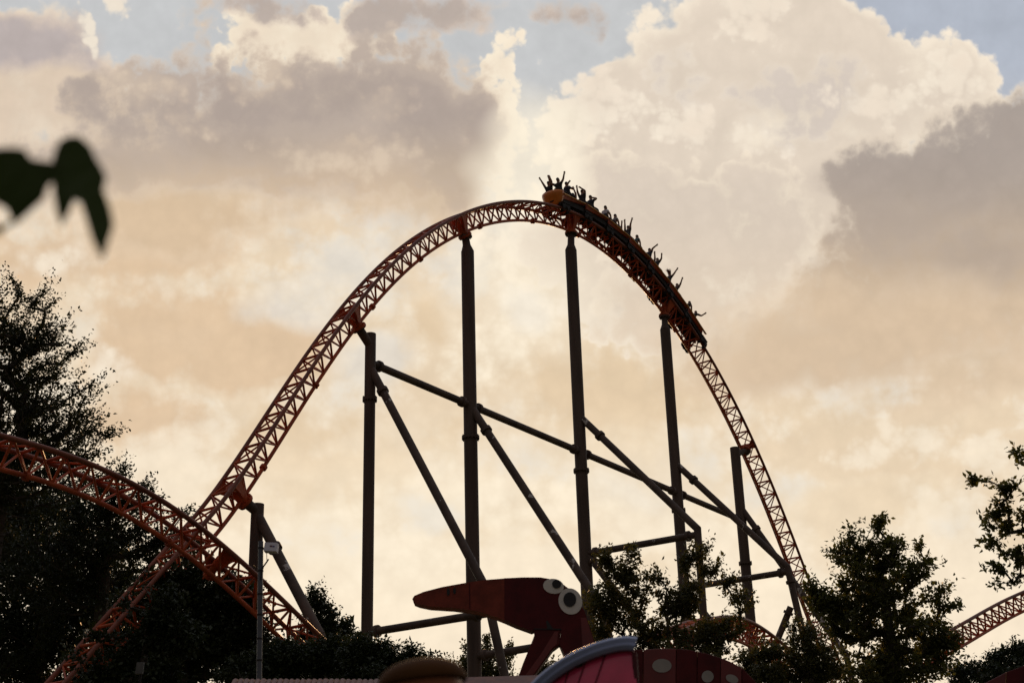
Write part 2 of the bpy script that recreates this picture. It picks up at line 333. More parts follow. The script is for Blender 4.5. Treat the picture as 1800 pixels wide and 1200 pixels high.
def frame_at(pfun, s):
    e = 0.05; a, b = pfun(s - e), pfun(s + e); T = nrm(b - a); L = LAT; N = np.cross(L, T); return pfun(s), T, L, N
hill_s = lambda s: hill(s2t(s))

GAUGE, DEEP = 1.075, 0.89
def make_track(name, label, pfun, s0, s1, bay, gauge, deep, flanges=(), brackets=(), group='coaster tracks', keep=100, phase=0.0, bs=1.0, cross=True):
    root = empty(name, pfun((s0 + s1) / 2)); tag(root, label, 'coaster track', group)
    ss = np.arange(s0, s1, 0.35); fr = [frame_at(pfun, s) for s in ss]
    for sg in (1, -1): MB().tube([p + L * sg * gauge / 2 for p, T, L, N in fr], 0.086, 12).build('rail', M_RAIL, root)
    MB().tube([p - N * deep for p, T, L, N in fr], 0.08, 12).build('spine', M_TRACK, root)
    nodes = [frame_at(pfun, s) for s in np.arange(s0 + phase, s1, bay)]
    J = lambda i, w: (nodes[i][0] + nodes[i][2] * w * gauge / 2) if w else (nodes[i][0] - nodes[i][3] * deep)
    order = sorted(range(len(nodes) - 1), key=lambda i: np.linalg.norm(nodes[i][0] - EYE) + (1000 if not (-60 < proj(nodes[i][0])[0] < 1860 and -60 < proj(nodes[i][0])[1] < 1260) else 0))
    rest = MB()
    for k, i in enumerate(order):
        b = MB() if k < keep else rest
        b.tube([J(i, 1), J(i, -1)], 0.058, 8); b.tube([J(i, 1), J(i, 0)], 0.046, 8); b.tube([J(i, -1), J(i, 0)], 0.046, 8)
        b.tube([J(i, 1), J(i + 1, 0)], 0.038, 7); b.tube([J(i + 1, -1), J(i, 0)] if cross else [J(i, -1), J(i + 1, 0)], 0.038, 7)
        b.tube([J(i, 1), J(i + 1, -1)] if i % 2 else [J(i, -1), J(i + 1, 1)], 0.038, 7)
        if k < keep: b.build('cross_frame', M_TRACK, root)
    if rest.v: tag(rest.build('lattice', M_TRACK, root), kind='stuff')
    for s in flanges:
        p, T, L, N = frame_at(pfun, s); b = MB(); c = p - N * deep
        b.ring(c, T, 0.15, 0.13)
        for q in range(8): b.ring(c + 0.12 * (math.cos(q * math.pi / 4) * L + math.sin(q * math.pi / 4) * N), T, 0.02, 0.19, 6)
        b.build('joint_flange', M_TRACK, root)
    for s, foot in brackets:
        p, T, L, N = frame_at(pfun, s); foot = np.asarray(foot); b = MB()
        ax = nrm(foot - p); top = p - N * 0.12
        b.tube([top, foot], [0.2 * bs, 0.24 * bs], 14); b.ring(foot - ax * 0.05, ax, 0.36 * bs, 0.1, 18)
        for sg in (1, -1):        # gusset plates from the rails down to the foot
            a = p + L * sg * (gauge / 2 - 0.02); 
            b.prism([a - T * 0.28, a + T * 0.28, foot - ax * 0.25 + L * sg * 0.2 + T * 0.12, foot - ax * 0.25 + L * sg * 0.2 - T * 0.12], L * 0.03)
            b.tube([a - T * 0.3, foot - ax * 0.2 + L * sg * 0.15], 0.055, 8); b.tube([a + T * 0.3, foot - ax * 0.2 + L * sg * 0.15], 0.055, 8)
        for q in range(10):
            u = nrm(np.cross(ax, L)); b.ring(foot - ax * 0.05 + 0.3 * bs * (math.cos(q * math.pi / 5) * L + math.sin(q * math.pi / 5) * u), ax, 0.03, 0.22, 6)
        b.build('support_bracket', M_TRACK, root)
    return root

# support columns of the hill: foot position on the track's plane, read from the photograph
def pl(px, py): p = onplane(px, py, EYE + S * (P3 + np.array([0, 0, 30.0]) - EYE), LAT); return p
TW = {}
for k, q in {'a': ((655, 600), (641, 1110)), 'b': ((822, 440), (833, 1130)), 'c': ((1004, 430), (1031, 1040)), 'd': ((1170, 575), (1200, 1010)), 'e': ((1296, 800), (1315, 1080)), 'f': ((450, 890), (447, 1100))}.items():
    p = np.mean([pl(*x) for x in q], axis=0); TW[k] = np.array([p[0], p[1], 0])
TOP = {'a': (647, 585), 'b': (823, 443), 'c': (1004, 440), 'd': (1170, 580), 'e': (1296, 789), 'f': (450, 885)}
JOINT = {'a': (631, 577), 'b': (818, 416), 'c': (1004, 411), 'd': (1168, 557), 'e': (1310, 792), 'f': (431, 882)}     # where track bracket and support meet
HITS = {'a': (618, 547), 'b': (806, 390), 'c': (1003, 380), 'd': (1172, 530), 'e': (1318, 779), 'f': (415, 862)}
def s_near(px, py, off=(0, 0)):
    ss = np.arange(2, _ss[-1] - 2, 0.1); q = proj(hill_s(ss)); return ss[np.hypot(q[:, 0] - px, q[:, 1] - py).argmin()]
br = [(s_near(*HITS[k]), pl(*JOINT[k])) for k in 'abcdef']
fl = [s_near(*q) for q in ((836, 378), (640, 515), (448, 796), (1108, 465), (1276, 708), (930, 370), (735, 440), (545, 655), (1010, 395), (1195, 560), (1378, 935))]
make_track('coaster_track', 'orange lattice track of the tall hill carrying the train over its crest', hill_s, 1.0, _ss[-1] - 1, 0.93, GAUGE, DEEP, fl, br)

# the lower track on the left, parallel to the hill and nearer
C2 = Ch([14.436681319153175, -3.64287040319612, -0.941178310697828, 0.22007327092024617, 0.48252765693967214], domain=[-14, 14]); PS2 = 0.9248
P02 = np.array([-12.7, 48.654, 0]); H2 = np.array([math.cos(PS2), math.sin(PS2), 0]); S2 = 0.92
def low2(t):
    t = np.asarray(t, float); tc_ = np.clip(t, -9, 8.5); z = C2(tc_) + (t - tc_) * np.where(t > 0, C2.deriv()(8.5), C2.deriv()(-9.0))
    z = np.where(t < -9, C2(-9.0) + (t + 9) * C2.deriv()(-9.0) - 0.02 * (t + 9) ** 2, z)
    _p = P02 + t[..., None] * H2 + z[..., None] * np.array([0, 0, 1.0]); return EYE + S2 * (_p - EYE)
_P02 = onplane(280, 877, at(280, 877, 48.654), LAT) ; P02 = np.array([_P02[0], _P02[1], 0])
_t2 = np.linspace(-13, 17, 1500); _s2 = np.concatenate([[0], np.cumsum(np.linalg.norm(np.diff(low2(_t2), axis=0), axis=1))])
low_s = lambda s: low2(np.interp(s, _s2, _t2))
def near_s(fn, L, px, py):
    ss = np.arange(1, L - 1, 0.1); q = proj(fn(ss)); return ss[np.hypot(q[:, 0] - px, q[:, 1] - py).argmin()]
_L2 = _s2[-1]
make_track('coaster_track', 'nearer orange lattice track curving down from the left edge in front of the big tree', low_s, 0.5, _L2 - 0.5, 0.93, 1.0, 0.83,
           [near_s(low_s, _L2, 52, 795), near_s(low_s, _L2, 310, 920)], [(near_s(low_s, _L2, 388, 975), at(367, 1012, 47.6))], bs=0.6)
def path_track(label, pts, bay=0.93, flanges=0, roll=0.0):
    "track through points given as pixel and distance"
    P_ = np.array([at(*q) for q in pts]); u = np.linspace(0, 1, len(P_)); c = [Ch.fit(u, P_[:, i], min(3, len(P_) - 1)) for i in range(3)]
    uu = np.linspace(0, 1, 600); pp = np.stack([k(uu) for k in c], 1); s_ = np.concatenate([[0], np.cumsum(np.linalg.norm(np.diff(pp, axis=0), axis=1))])
    fn = lambda s: np.stack([np.interp(s, s_, pp[:, i]) for i in range(3)], -1)
    def fa(pf, s):
        a, b = pf(s - 0.05), pf(s + 0.05); T = nrm(b - a); L = nrm(np.cross(T, (0, 0, 1))); 
        if L[1] > 0: L = -L
        N = np.cross(L, T); N = N if N[2] > 0 else -N
        if roll == 'side':       # banked so that it is seen exactly from its side
            n_ = np.cross(T, pf(s) - EYE); rl = math.atan2(-(L @ n_), N @ n_); rl = rl - math.pi if rl > math.pi / 2 else rl + math.pi if rl < -math.pi / 2 else rl
        else: rl = roll
        L, N = L * math.cos(rl) + N * math.sin(rl), N * math.cos(rl) - L * math.sin(rl)
        return pf(s), T, L, N
    global frame_at
    old = frame_at; frame_at = fa
    make_track('coaster_track', label, fn, 0.3, s_[-1] - 0.3, bay, GAUGE, DEEP, [s_[-1] * 0.5] if flanges else (), cross=not flanges)
    frame_at = old
path_track('far orange track climbing to the right edge behind the round tree', [(1600, 1146, 66), (1656, 1113, 69), (1720, 1079, 72), (1765, 1057, 74), (1800, 1041, 76), (1850, 1020, 78), (1960, 977, 82), (2080, 938, 86)], flanges=1, roll='side', bay=1.0)
path_track('small stretch of orange track dropping behind the leafy bush', [(1150, 1128, 58), (1200, 1098, 61), (1240, 1088, 63), (1275, 1089, 65), (1299, 1096, 67), (1330, 1111, 69), (1365, 1137, 71), (1400, 1170, 73)])

# ------------------------------------------------------------------ supports
def tower(k, label, rad, strut, kink, leg, brace, beam_to=None, ringy=(), neck=None, arm=None, extra=(), srad=0.19):
    b0 = TW[k]; root = empty('support_tower', b0); tag(root, label, 'coaster support', 'brown steel supports of the big hill')
    top = pl(*TOP[k]); top = np.array([b0[0], b0[1], top[2]]); j = pl(*JOINT[k])
    c = MB()
    if neck:      # shoulder cone and neck up to the bracket
        sh = top + nrm(j - top) * 0.35
        c.tube([b0, top], rad, 24); c.tube([top, sh, j], [rad, rad * 0.62, rad * 0.58], 20)
        c.ring(j - nrm(j - top) * 0.02, j - top, rad * 1.05, 0.09, 20)
        for q in range(10):
            ax = nrm(j - top); u = nrm(np.cross(ax, LAT)); c.ring(j + rad * 0.9 * (math.cos(q * math.pi / 5) * LAT + math.sin(q * math.pi / 5) * u), ax, 0.03, 0.22, 6)
    else:
        c.tube([b0, top], rad, 24)
    c.build('column', M_COL, root)
    if arm:
        a = MB(); p0 = np.array([b0[0], b0[1], pl(*arm)[2]]); a.tube([p0, j], 0.2, 14); a.ring(j, j - p0, 0.34, 0.1, 18); a.build('arm', M_COL, root)
    for y in ringy:
        z = pl(proj(np.array([b0[0], b0[1], 15.0]))[0], y)[2]; r = MB(); r.ring((b0[0], b0[1], z), (0, 0, 1), rad * 1.3, 0.13, 24)
        for q in range(14): r.ring((b0[0] + rad * 1.2 * math.cos(q * math.pi / 7), b0[1] + rad * 1.2 * math.sin(q * math.pi / 7), z), (0, 0, 1), 0.03, 0.24, 6)
        r.build('flange', M_COL, root)
    on = lambda q: onplane(*q, b0, HD)
    if strut:
        a = MB(); p, q, e = on(strut), on(kink), on(leg); p = p - LAT * 0.0
        e = q + (e - q) * 1.0; 
        if e[2] > 0.5: e = q + (e - q) * (q[2] / max(q[2] - e[2], 0.01))
        d = nrm(q - p); st = p - d * ((p - b0) @ LAT / max(d @ LAT, 0.2) - rad * 0.3)
        a.tube([st, q + d * 0.03], srad, 16); a.tube([q + nrm(e - q) * -0.06, e], srad * 0.98, 16)
        a.ring(p + d * 1.15, d, srad * 1.42, 0.2, 18); a.ring(q + nrm(e - q) * 0.85, e - q, srad * 1.42, 0.13, 18)
        a.build('strut', M_STRUT, root)
    if brace:
        a = MB(); p, q = on(brace[0]), on(brace[1]); d = nrm(q - p); st = p - d * ((p - b0) @ LAT / (d @ LAT))
        q = q if len(brace) < 3 else q + d * brace[2]
        a.tube([st, q], srad * 0.9, 16); a.ring(st + d * (rad + 0.3), d, srad * 1.4, 0.16, 18); a.ring(q - d * 0.55, d, srad * 1.4, 0.16, 18); a.build('brace', M_STRUT, root)
    for (q0, q1) in extra:
        a = MB(); p, q = on(q0), on(q1); a.tube([p, q], srad * 0.95, 14); a.ring(p + nrm(q - p) * 0.35, q - p, srad * 1.4, 0.15, 16); a.build('brace', M_STRUT, root)
    if beam_to:
        zb = EYE[2] + S * (34.25 - EYE[2]); p = np.array([b0[0], b0[1], zb]); q = np.array([TW[beam_to][0], TW[beam_to][1], zb]); d = nrm(q - p)
        a = MB(); a.tube([p, q], 0.175, 16); a.ring(p + d * (rad + 0.32), d, 0.26, 0.16, 18); a.ring(q - d * 0.62, d, 0.26, 0.16, 18); a.build('beam', M_COL, root)
    f = MB(); f.box((b0[0], b0[1], 0.15), (0.8, 0, 0), (0, 0.8, 0), (0, 0, 0.149)); f.build('footing', M_FOOT, root)
    return root
M_FOOT = mat('concrete_footing', (0.3, 0.29, 0.27), 0.9)
tower('a', 'thin brown column with flat top at the left end of the long sloping beam', 0.245, (656, 655), (852, 1030), (885, 1178), ((660, 1109), (858, 1077)), 'b', (700,), arm=(650, 608), srad=0.18)
tower('b', 'thick brown column rising behind the dinosaur snout, left of the crest', 0.325, (836, 727), (1060, 1072), (1085, 1190), ((845, 1152), (1072, 1116)), 'c', (771,), neck=True)
tower('c', 'tallest thick brown column holding the very crest below the train tail', 0.325, (1032, 744), (1226, 929), (1238, 1100), ((1042, 971), (1227, 939)), 'd', (833,), neck=True, extra=[((1036, 978), (1120, 1088))])
tower('d', 'thick brown column holding the track under the front of the train', 0.315, (1197, 823), (1384, 996), (1415, 1128), ((1205, 1033), (1388, 1004)), 'e', (905,), neck=True, extra=[((1196, 1022), (1270, 1118)), ((1390, 1066), (1352, 1160))])
tower('e', 'shorter brown column with flat top beside the steep descending track', 0.315, (1312, 905), (1488, 1152), (1500, 1210), None, None, (997,), arm=(1301, 802))
tower('f', 'brown column with flat top behind the white box pole at left', 0.25, (463, 925), (562, 1116), (575, 1190), None, None, (), arm=(448, 898), srad=0.2)

# ------------------------------------------------------------------ the train
M_BODY = mat('car_red_paint', (0.50, 0.085, 0.035), 0.28, var=0.12)
M_TRIM = mat('car_amber_paint', (0.85, 0.40, 0.06), 0.3, var=0.1)
M_COWL = mat('car_orange_paint', (0.75, 0.22, 0.025), 0.28, var=0.12)
M_DARK = mat('dark_steel', (0.024, 0.021, 0.020), 0.7, var=0.3, scale=6, spec=0.25)
M_SEAT = mat('black_seat_foam', (0.03, 0.028, 0.03), 0.6)
M_RUB = mat('grey_wheel_polyurethane', (0.09, 0.085, 0.085), 0.4)
S_CAR, PITCH = 54.5, 2.27
def car_frame(k):
    a, b = hill_s(S_CAR + PITCH * k + 0.1), hill_s(S_CAR + PITCH * k + 2.1); T = nrm(b - a); N = np.cross(LAT, T)
    o = a - T * 0.1; return lambda x, y, z: o + LAT * x + T * y + N * z, o, T, N
def build_train():
    root = empty('coaster_train', hill_s(S_CAR + 8)); tag(root, 'orange train of seven open cars tipping over the crest of the tall hill', 'coaster train')
    for k in range(7):
        f, o, T, N = car_frame(k)
        rows = []
        for y in np.linspace(0, 2.22, 9):
            u = y / 2.22; zb = 0.62 + 0.19 * u; hw = 0.64 - 0.03 * u
            if k == 6 and u > 0.7: hw *= math.sqrt(max(0.05, 1 - ((u - 0.7) / 0.34) ** 2)); zb -= 0.15 * (u - 0.7) / 0.3
            rows.append([f(-hw, y, 0.93), f(-hw - 0.02, y, 0.84), f(-hw + 0.07, y, zb), f(0, y, zb - 0.02), f(hw - 0.07, y, zb), f(hw + 0.02, y, 0.84), f(hw, y, 0.93), f(hw - 0.07, y, 0.93), f(hw - 0.12, y, zb + 0.05), f(-hw + 0.12, y, zb + 0.05), f(-hw + 0.07, y, 0.93)])
        b = MB(); b.grid(rows, closed=True, smooth=False); b.add(rows[0], [tuple(range(11))]); b.add(rows[-1], [tuple(range(11))])
        car = b.build('car', M_BODY, root, bevel=0.015)
        for sg in (1, -1):
            t = MB(); t.grid([[f(sg * 0.53, y, 0.93), f(sg * 0.55, y, zt), f(sg * 0.60, y, zt), f(sg * 0.725, y, 0.865), f(sg * 0.715, y, 0.82), f(sg * 0.62, y, 0.83)] for y, zt in ((-0.03, 1.0), (0.5, 1.0), (0.7, 0.965), (2.18, 0.95))], closed=True, smooth=False)
            t.build('trim', M_TRIM, car, bevel=0.01)
        ch = MB(); ch.box(f(0, 1.08, 0.52), LAT * 0.53, T * 1.10, N * 0.13); ch.box(f(0, 1.4, 0.70), LAT * 0.5, T * 0.75, N * 0.07); ch.box(f(0, 0.15, 0.34), LAT * 0.45, T * 0.3, N * 0.07); ch.box(f(0, 1.6, 0.36), LAT * 0.40, T * 0.35, N * 0.05); ch.tube([f(0, -0.35, 0.3), f(0, 2.2, 0.3)], 0.07, 10)
        for y in (0.3, 1.1, 1.8): ch.box(f(0, y, 0.24), LAT * 0.46, T * 0.05, N * 0.05)
        ch.build('chassis', M_DARK, car)
        for y0 in (0.08, 0.95):
            for sg in (1, -1):
                s = MB(); x0 = sg * 0.32
                s.box(f(x0, y0 + 0.2, 0.84), LAT * 0.22, T * 0.22, N * 0.09); s.prism([f(x0 - 0.22, y0 - 0.06, 0.78), f(x0 + 0.22, y0 - 0.06, 0.78), f(x0 + 0.2, y0 - 0.16, 1.32), f(x0 - 0.2, y0 - 0.16, 1.32)], -T * 0.08)
                st = s.build('seat', M_SEAT, car, bevel=0.03)
                lb = MB(); lb.tube([f(x0 - 0.16, y0 + 0.5, 0.85), f(x0 - 0.16, y0 + 0.36, 1.12), f(x0 + 0.16, y0 + 0.36, 1.12), f(x0 + 0.16, y0 + 0.5, 0.85)], 0.028, 8); lb.build('lap_bar', M_DARK, car)
        for y0 in ((0.0, 2.12) if k == 6 else (0.0,)):
            for sg in (1, -1):
                w = MB(); xr = sg * GAUGE / 2
                w.box(f(xr + sg * 0.17, y0, 0.06), LAT * 0.03, T * 0.36, N * 0.15); w.box(f(xr, y0, 0.30), LAT * 0.22, T * 0.30, N * 0.05); w.box(f(xr * 0.8, y0, 0.42), LAT * 0.1, T * 0.1, N * 0.12)
                for dy in (-0.26, 0.26):
                    for (zz, rr) in ((0.20, 0.125), (-0.18, 0.09)):
                        c = f(xr, y0 + dy, zz); w.tube([c - LAT * 0.055, c + LAT * 0.055], rr, 16); w.ring(c + LAT * sg * 0.09, LAT, 0.04, 0.12, 8)
                c = f(xr + sg * 0.17, y0, 0.0); w.tube([c - N * 0.05, c + N * 0.05], 0.1, 14)
                w.build('wheel_bogie', M_RUB if False else M_DARK, car)
        if k == 0:      # rounded tail shell
            rows = []
            for j in range(8):
                v = j / 7; r = []
                for q in range(17):
                    an = math.pi * q / 16; c_, s_ = math.cos(an), math.sin(an)
                    top, bot = 1.04 + 0.05 * s_, 0.50 - 0.36 * s_; sh = 1 - 0.22 * (1 - v) ** 1.6
                    r.append(f(0.68 * c_ * sh, -0.02 - 0.62 * s_ ** 0.8 * sh * (0.75 + 0.25 * v if v < 0.75 else 1 - 0.5 * (v - 0.75)), bot + (top - bot) * v))
                rows.append(r)
            c = MB(); c.grid(rows); c.build('tail_shell', M_COWL, car, solid=0.03)
            l = MB(); l.box(f(0.1, -0.50, 0.45), LAT * 0.12, T * 0.02, N * 0.03); l.build('tail_vent', M_DARK, car)
build_train()

# ------------------------------------------------------------------ the riders
def cloth(name, c): return mat(name, c, 0.8, var=0.15, scale=8)
M_SKIN = mat('skin', (0.30, 0.17, 0.11), 0.5, var=0.08); M_HAIR = mat('dark_hair', (0.025, 0.018, 0.014), 0.6); M_HAIR2 = mat('auburn_hair', (0.14, 0.045, 0.025), 0.6)
M_TROU = cloth('dark_trousers', (0.03, 0.032, 0.045))
SHIRT = {'black': cloth('black_shirt', (0.028, 0.026, 0.028)), 'navy': cloth('navy_shirt', (0.022, 0.026, 0.05)), 'white': cloth('white_shirt', (0.62, 0.62, 0.68)), 'grey': cloth('grey_shirt', (0.2, 0.2, 0.22)),
         'teal': cloth('teal_shirt', (0.05, 0.13, 0.14)), 'brown': cloth('brown_shirt', (0.07, 0.045, 0.035))}
def person(label, k, row, side, shirt, far=None, near=None, hair='short', lean=0.0):
    "a seated rider; far / near = (hand pixel, elbow pixel or None) of a raised arm, read from the photograph"
    f0, o, T, N = car_frame(k)
    y0 = 0.10 if row == 0 else 0.97; x0 = 0.32 * side
    P = lambda x, y, z: f0(x0 + x * 1.1, y0 + y * 1.08, 1.05 + z * 1.08)
    V, E_, R_, tagm = [], [], [], []
    def vert(p, r, ry=None, m=0, to=None):
        V.append(np.asarray(p, float)); R_.append((r, ry or r)); tagm.append(m)
        if to is not None: E_.append((to, len(V) - 1))
        return len(V) - 1
    pel = vert(P(0, 0, 0.09), 0.15, 0.12, 2); wa = vert(P(0, -0.03, 0.24), 0.135, 0.10, 1, pel); che = vert(P(0, -0.05 + lean * 0.5, 0.40), 0.155, 0.105, 1, wa)
    nk0 = vert(P(0, -0.05 + lean, 0.53), 0.075, None, 1, che); nk = vert(P(0, -0.03 + lean, 0.60), 0.055, None, 0, nk0); hd0 = vert(P(0, -0.01 + lean * 1.2, 0.66), 0.075, 0.085, 0, nk)
    hd1 = vert(P(0, 0.0 + lean * 1.3, 0.74), 0.085, 0.10, 0, hd0); hd2 = vert(P(0, -0.01 + lean * 1.3, 0.81), 0.06, 0.07, 0, hd1)
    for sg in (1, -1):
        h = vert(P(sg * 0.10, 0.06, 0.08), 0.095, None, 2, pel); kn = vert(P(sg * 0.13, 0.43, 0.12), 0.07, None, 2, h); an = vert(P(sg * 0.12, 0.52, -0.22), 0.05, None, 2, kn); vert(P(sg * 0.12, 0.66, -0.28), 0.04, None, 2, an)
        sh = vert(P(sg * 0.165, -0.05 + lean, 0.475), 0.075, 0.07, 1, che); shp = V[sh]
        arm = near if sg > 0 else far
        if arm is not None:
            hp = onplane(*arm[0], shp, FW); d = hp - shp; ln = np.linalg.norm(d); reach = 0.66
            mn = 0.40 if arm[1] is not None else 0.5
            if ln > reach: hp = shp + d / ln * reach
            elif ln < mn:        # the rest of the arm's length goes in depth, away from the camera
                hp = hp + FW * math.sqrt(max(mn ** 2 - ln ** 2, 0)) * 0.9
            if arm[1] is not None:
                el = onplane(*arm[1], shp, FW); d = el - shp; ln = np.linalg.norm(d); el = shp + d / max(ln, 1e-6) * min(max(ln, 0.26), 0.33)
                d = hp - el; ln = np.linalg.norm(d); hp = el + d / max(ln, 1e-6) * min(max(ln, 0.25), 0.36)
            else:
                d = hp - shp; ln = np.linalg.norm(d); mid = (shp + hp) / 2; bow = math.sqrt(max(0.33 ** 2 - (ln / 2) ** 2, 0.0)); el = mid + nrm(LAT * sg * 0.7 - T * 0.4) * min(bow, 0.12)
        else:
            el = P(sg * 0.24, 0.08, 0.24); hp = P(sg * 0.13, 0.33, 0.20)
        e = vert(shp + (el - shp) * 0.45, 0.060, None, 1, sh); e = vert(el, 0.050, None, 0, e); d = nrm(hp - el); hl = 0.09
        wr = vert(hp - d * 0.06, 0.036, None, 0, e); pa = vert(hp + d * 0.0, 0.046, 0.026, 0, wr)
        sidev = nrm(np.cross(d, FW)); nv = nrm(np.cross(sidev, d))
        for q, (off, fl, sp) in enumerate(((-0.030, 0.075, -0.25), (-0.010, 0.088, -0.06), (0.010, 0.082, 0.1), (0.028, 0.064, 0.28))):
            b0 = vert(hp + d * 0.045 + sidev * off, 0.0125, None, 0, pa); d2 = nrm(d + sidev * sp + nv * 0.15); m = vert(V[b0] + d2 * fl * 0.5, 0.0115, None, 0, b0); vert(V[m] + nrm(d2 + nv * 0.25) * fl * 0.5, 0.008, None, 0, m)
        th = vert(hp - d * 0.01 - sidev * 0.035 * sg, 0.012, None, 0, pa); vert(V[th] + nrm(d * 0.7 - sidev * sg) * 0.055, 0.009, None, 0, th)
    o0 = P(0, 0, 0)
    me = bpy.data.meshes.new('person'); me.from_pydata([tuple(v - o0) for v in V], E_, [])
    ob = bpy.data.objects.new('person', me); COL.objects.link(ob)
    sk = ob.modifiers.new('skin', 'SKIN'); sk.use_smooth_shade = True
    for i, s in enumerate(me.skin_vertices[0].data): s.radius = (R_[i][0] * 1.28, R_[i][1] * 1.28); s.use_root = (i == 0)
    sb = ob.modifiers.new('sub', 'SUBSURF'); sb.levels = sb.render_levels = 1
    dg = bpy.context.evaluated_depsgraph_get(); ev = ob.evaluated_get(dg); m2 = bpy.data.meshes.new_from_object(ev)
    ob.modifiers.clear(); ob.data = m2; m2.materials.clear()
    for mm in (M_SKIN, SHIRT[shirt], M_TROU): m2.materials.append(mm)
    VV = np.array([v - o0 for v in V]); tm = np.array(tagm)
    A = np.array([VV[a] for a, b in E_]); B = np.array([VV[b] for a, b in E_]); tb = np.array([tm[b] for a, b in E_]); ab = B - A; L2 = (ab * ab).sum(1)
    idx = []
    for pg in m2.polygons:
        c = np.array(pg.center); u = np.clip(((c - A) * ab).sum(1) / L2, 0, 1); dd = np.linalg.norm(A + ab * u[:, None] - c, axis=1); idx.append(int(tb[dd.argmin()]))
    m2.polygons.foreach_set('material_index', idx); m2.polygons.foreach_set('use_smooth', [True] * len(m2.polygons)); m2.update()
    ob.location = tuple(o0); tag(ob, label, 'person', 'riders on the coaster train')
    hc = P(0, -0.03 + lean * 1.3, 0.765); hm = MB(); rows = []
    for j in range(7):
        ph = math.pi * (0.02 + 0.56 * j / 6)
        rows.append([hc + 0.098 * (math.sin(ph) * math.cos(a) * LAT * 0.95 + (math.sin(ph) * math.sin(a) * 1.08 - 0.1) * T + math.cos(ph) * N * 1.12) for a in np.linspace(0, 2 * math.pi, 16, endpoint=False)])
    hm.grid(rows, closed=True)
    if hair == 'flying':
        r2 = np.random.default_rng(5)
        for q in range(34):
            st = hc + nrm(r2.normal(size=3)) * 0.07; upv = nrm(np.array([0, 0, 1.0]) * 1.2 - T * 0.5 + r2.normal(size=3) * 0.28); l = r2.uniform(0.22, 0.42)
            hm.tube([st, st + upv * l * 0.5, st + upv * l + r2.normal(size=3) * 0.04], [0.03, 0.022, 0.004], 5)
    hm.build('hair', M_HAIR2 if hair == 'flying' else M_HAIR, ob)
    return ob
ob_fix = []
person('rider in dark shirt with both arms thrown wide above the rounded tail shell', 0, 0, 1, 'black', ((964, 311), (967, 322)), ((992, 303), (989, 317)))
person('leftmost rider, arms up in a narrow V at the far side of the tail', 0, 0, -1, 'black', ((949, 314), None), ((966, 311), None))
person('rider just behind the tail shell crossing raised forearms over the head', 0, 1, 1, 'navy', ((999, 322), (993, 331)), ((998, 325), (1004, 331)))
person('half hidden rider showing one curved raised arm beside the rider clasping hands', 1, 0, -1, 'black', None, ((1008, 331), (1012, 343)))
person('rider in the second car with both hands clasped high over the head', 1, 0, 1, 'black', ((1014, 329), (1015, 337)), ((1020, 330), (1028, 338)))
person('rider holding a hand to the head with bent elbow pointing right', 1, 1, 1, 'navy', None, ((1038, 346), (1047, 350)))
person('rider in pale shirt seen from behind with arms down', 2, 0, 1, 'white', lean=-0.02)
person('rider hunched low in grey shirt in front of the pale shirted rider', 2, 1, 1, 'grey', lean=0.12)
person('rider in the middle car with both arms straight up', 3, 0, 1, 'black', ((1098, 383), None), ((1111, 383), (1108, 394)))
person('mostly hidden rider showing one thin raised arm in the middle car', 3, 0, -1, 'brown', None, ((1093, 389), None))
person('rider in teal shirt sitting low with arms down in the middle car', 3, 1, 1, 'teal', lean=0.1)
person('rider in the fifth car stretching one straight arm up to the right', 4, 0, 1, 'navy', None, ((1154, 431), (1147, 437)))
person('low rider in the fifth car with two bent arms raised', 4, 1, 1, 'black', ((1151, 441), (1152, 449)), ((1163, 450), (1161, 457)), lean=0.06)
person('rider with auburn hair flying upward and one arm out', 5, 0, 1, 'black', None, ((1190, 473), (1184, 482)), hair='flying')
person('low rider below the flying hair with one bent arm raised', 5, 1, 1, 'brown', None, ((1199, 490), (1196, 499)), lean=0.06)
person('rider bent low with arms down at the back of the front car', 6, 0, 1, 'black', lean=0.1)
person('foremost rider reaching one arm straight out to the right', 6, 1, 1, 'black', None, ((1239, 551), (1233, 555)), lean=0.08)

# ------------------------------------------------------------------ trees
M_BARK = mat('bark', (0.07, 0.055, 0.042), 0.9, var=0.35, scale=4, bump=0.4)
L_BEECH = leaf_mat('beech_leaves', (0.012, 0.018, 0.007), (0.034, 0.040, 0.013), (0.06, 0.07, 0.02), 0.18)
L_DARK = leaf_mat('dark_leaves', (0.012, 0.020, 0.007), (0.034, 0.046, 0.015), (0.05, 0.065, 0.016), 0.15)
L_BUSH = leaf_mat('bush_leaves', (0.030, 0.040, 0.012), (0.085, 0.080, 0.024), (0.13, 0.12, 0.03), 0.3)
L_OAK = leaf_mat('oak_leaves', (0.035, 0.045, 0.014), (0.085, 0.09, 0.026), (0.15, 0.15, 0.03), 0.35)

def fast_mesh(name, V, faces4, m, parent, o0, smooth=False):
    me = bpy.data.meshes.new(name); n = len(faces4)
    me.vertices.add(len(V)); me.vertices.foreach_set('co', (V - o0).astype(np.float32).ravel())
    me.loops.add(4 * n); me.loops.foreach_set('vertex_index', faces4.astype(np.int32).ravel())
    me.polygons.add(n); me.polygons.foreach_set('loop_start', np.arange(0, 4 * n, 4, dtype=np.int32))
    if smooth: me.polygons.foreach_set('use_smooth', [True] * n)
    me.update(calc_edges=True); me.validate(); me.materials.append(m)
    o = bpy.data.objects.new(name, me); COL.objects.link(o)
    if parent is not None: par(o, parent)
    o.location = tuple(o0); return o
def unit(a): return a / np.maximum(np.linalg.norm(a, axis=-1, keepdims=True), 1e-9)

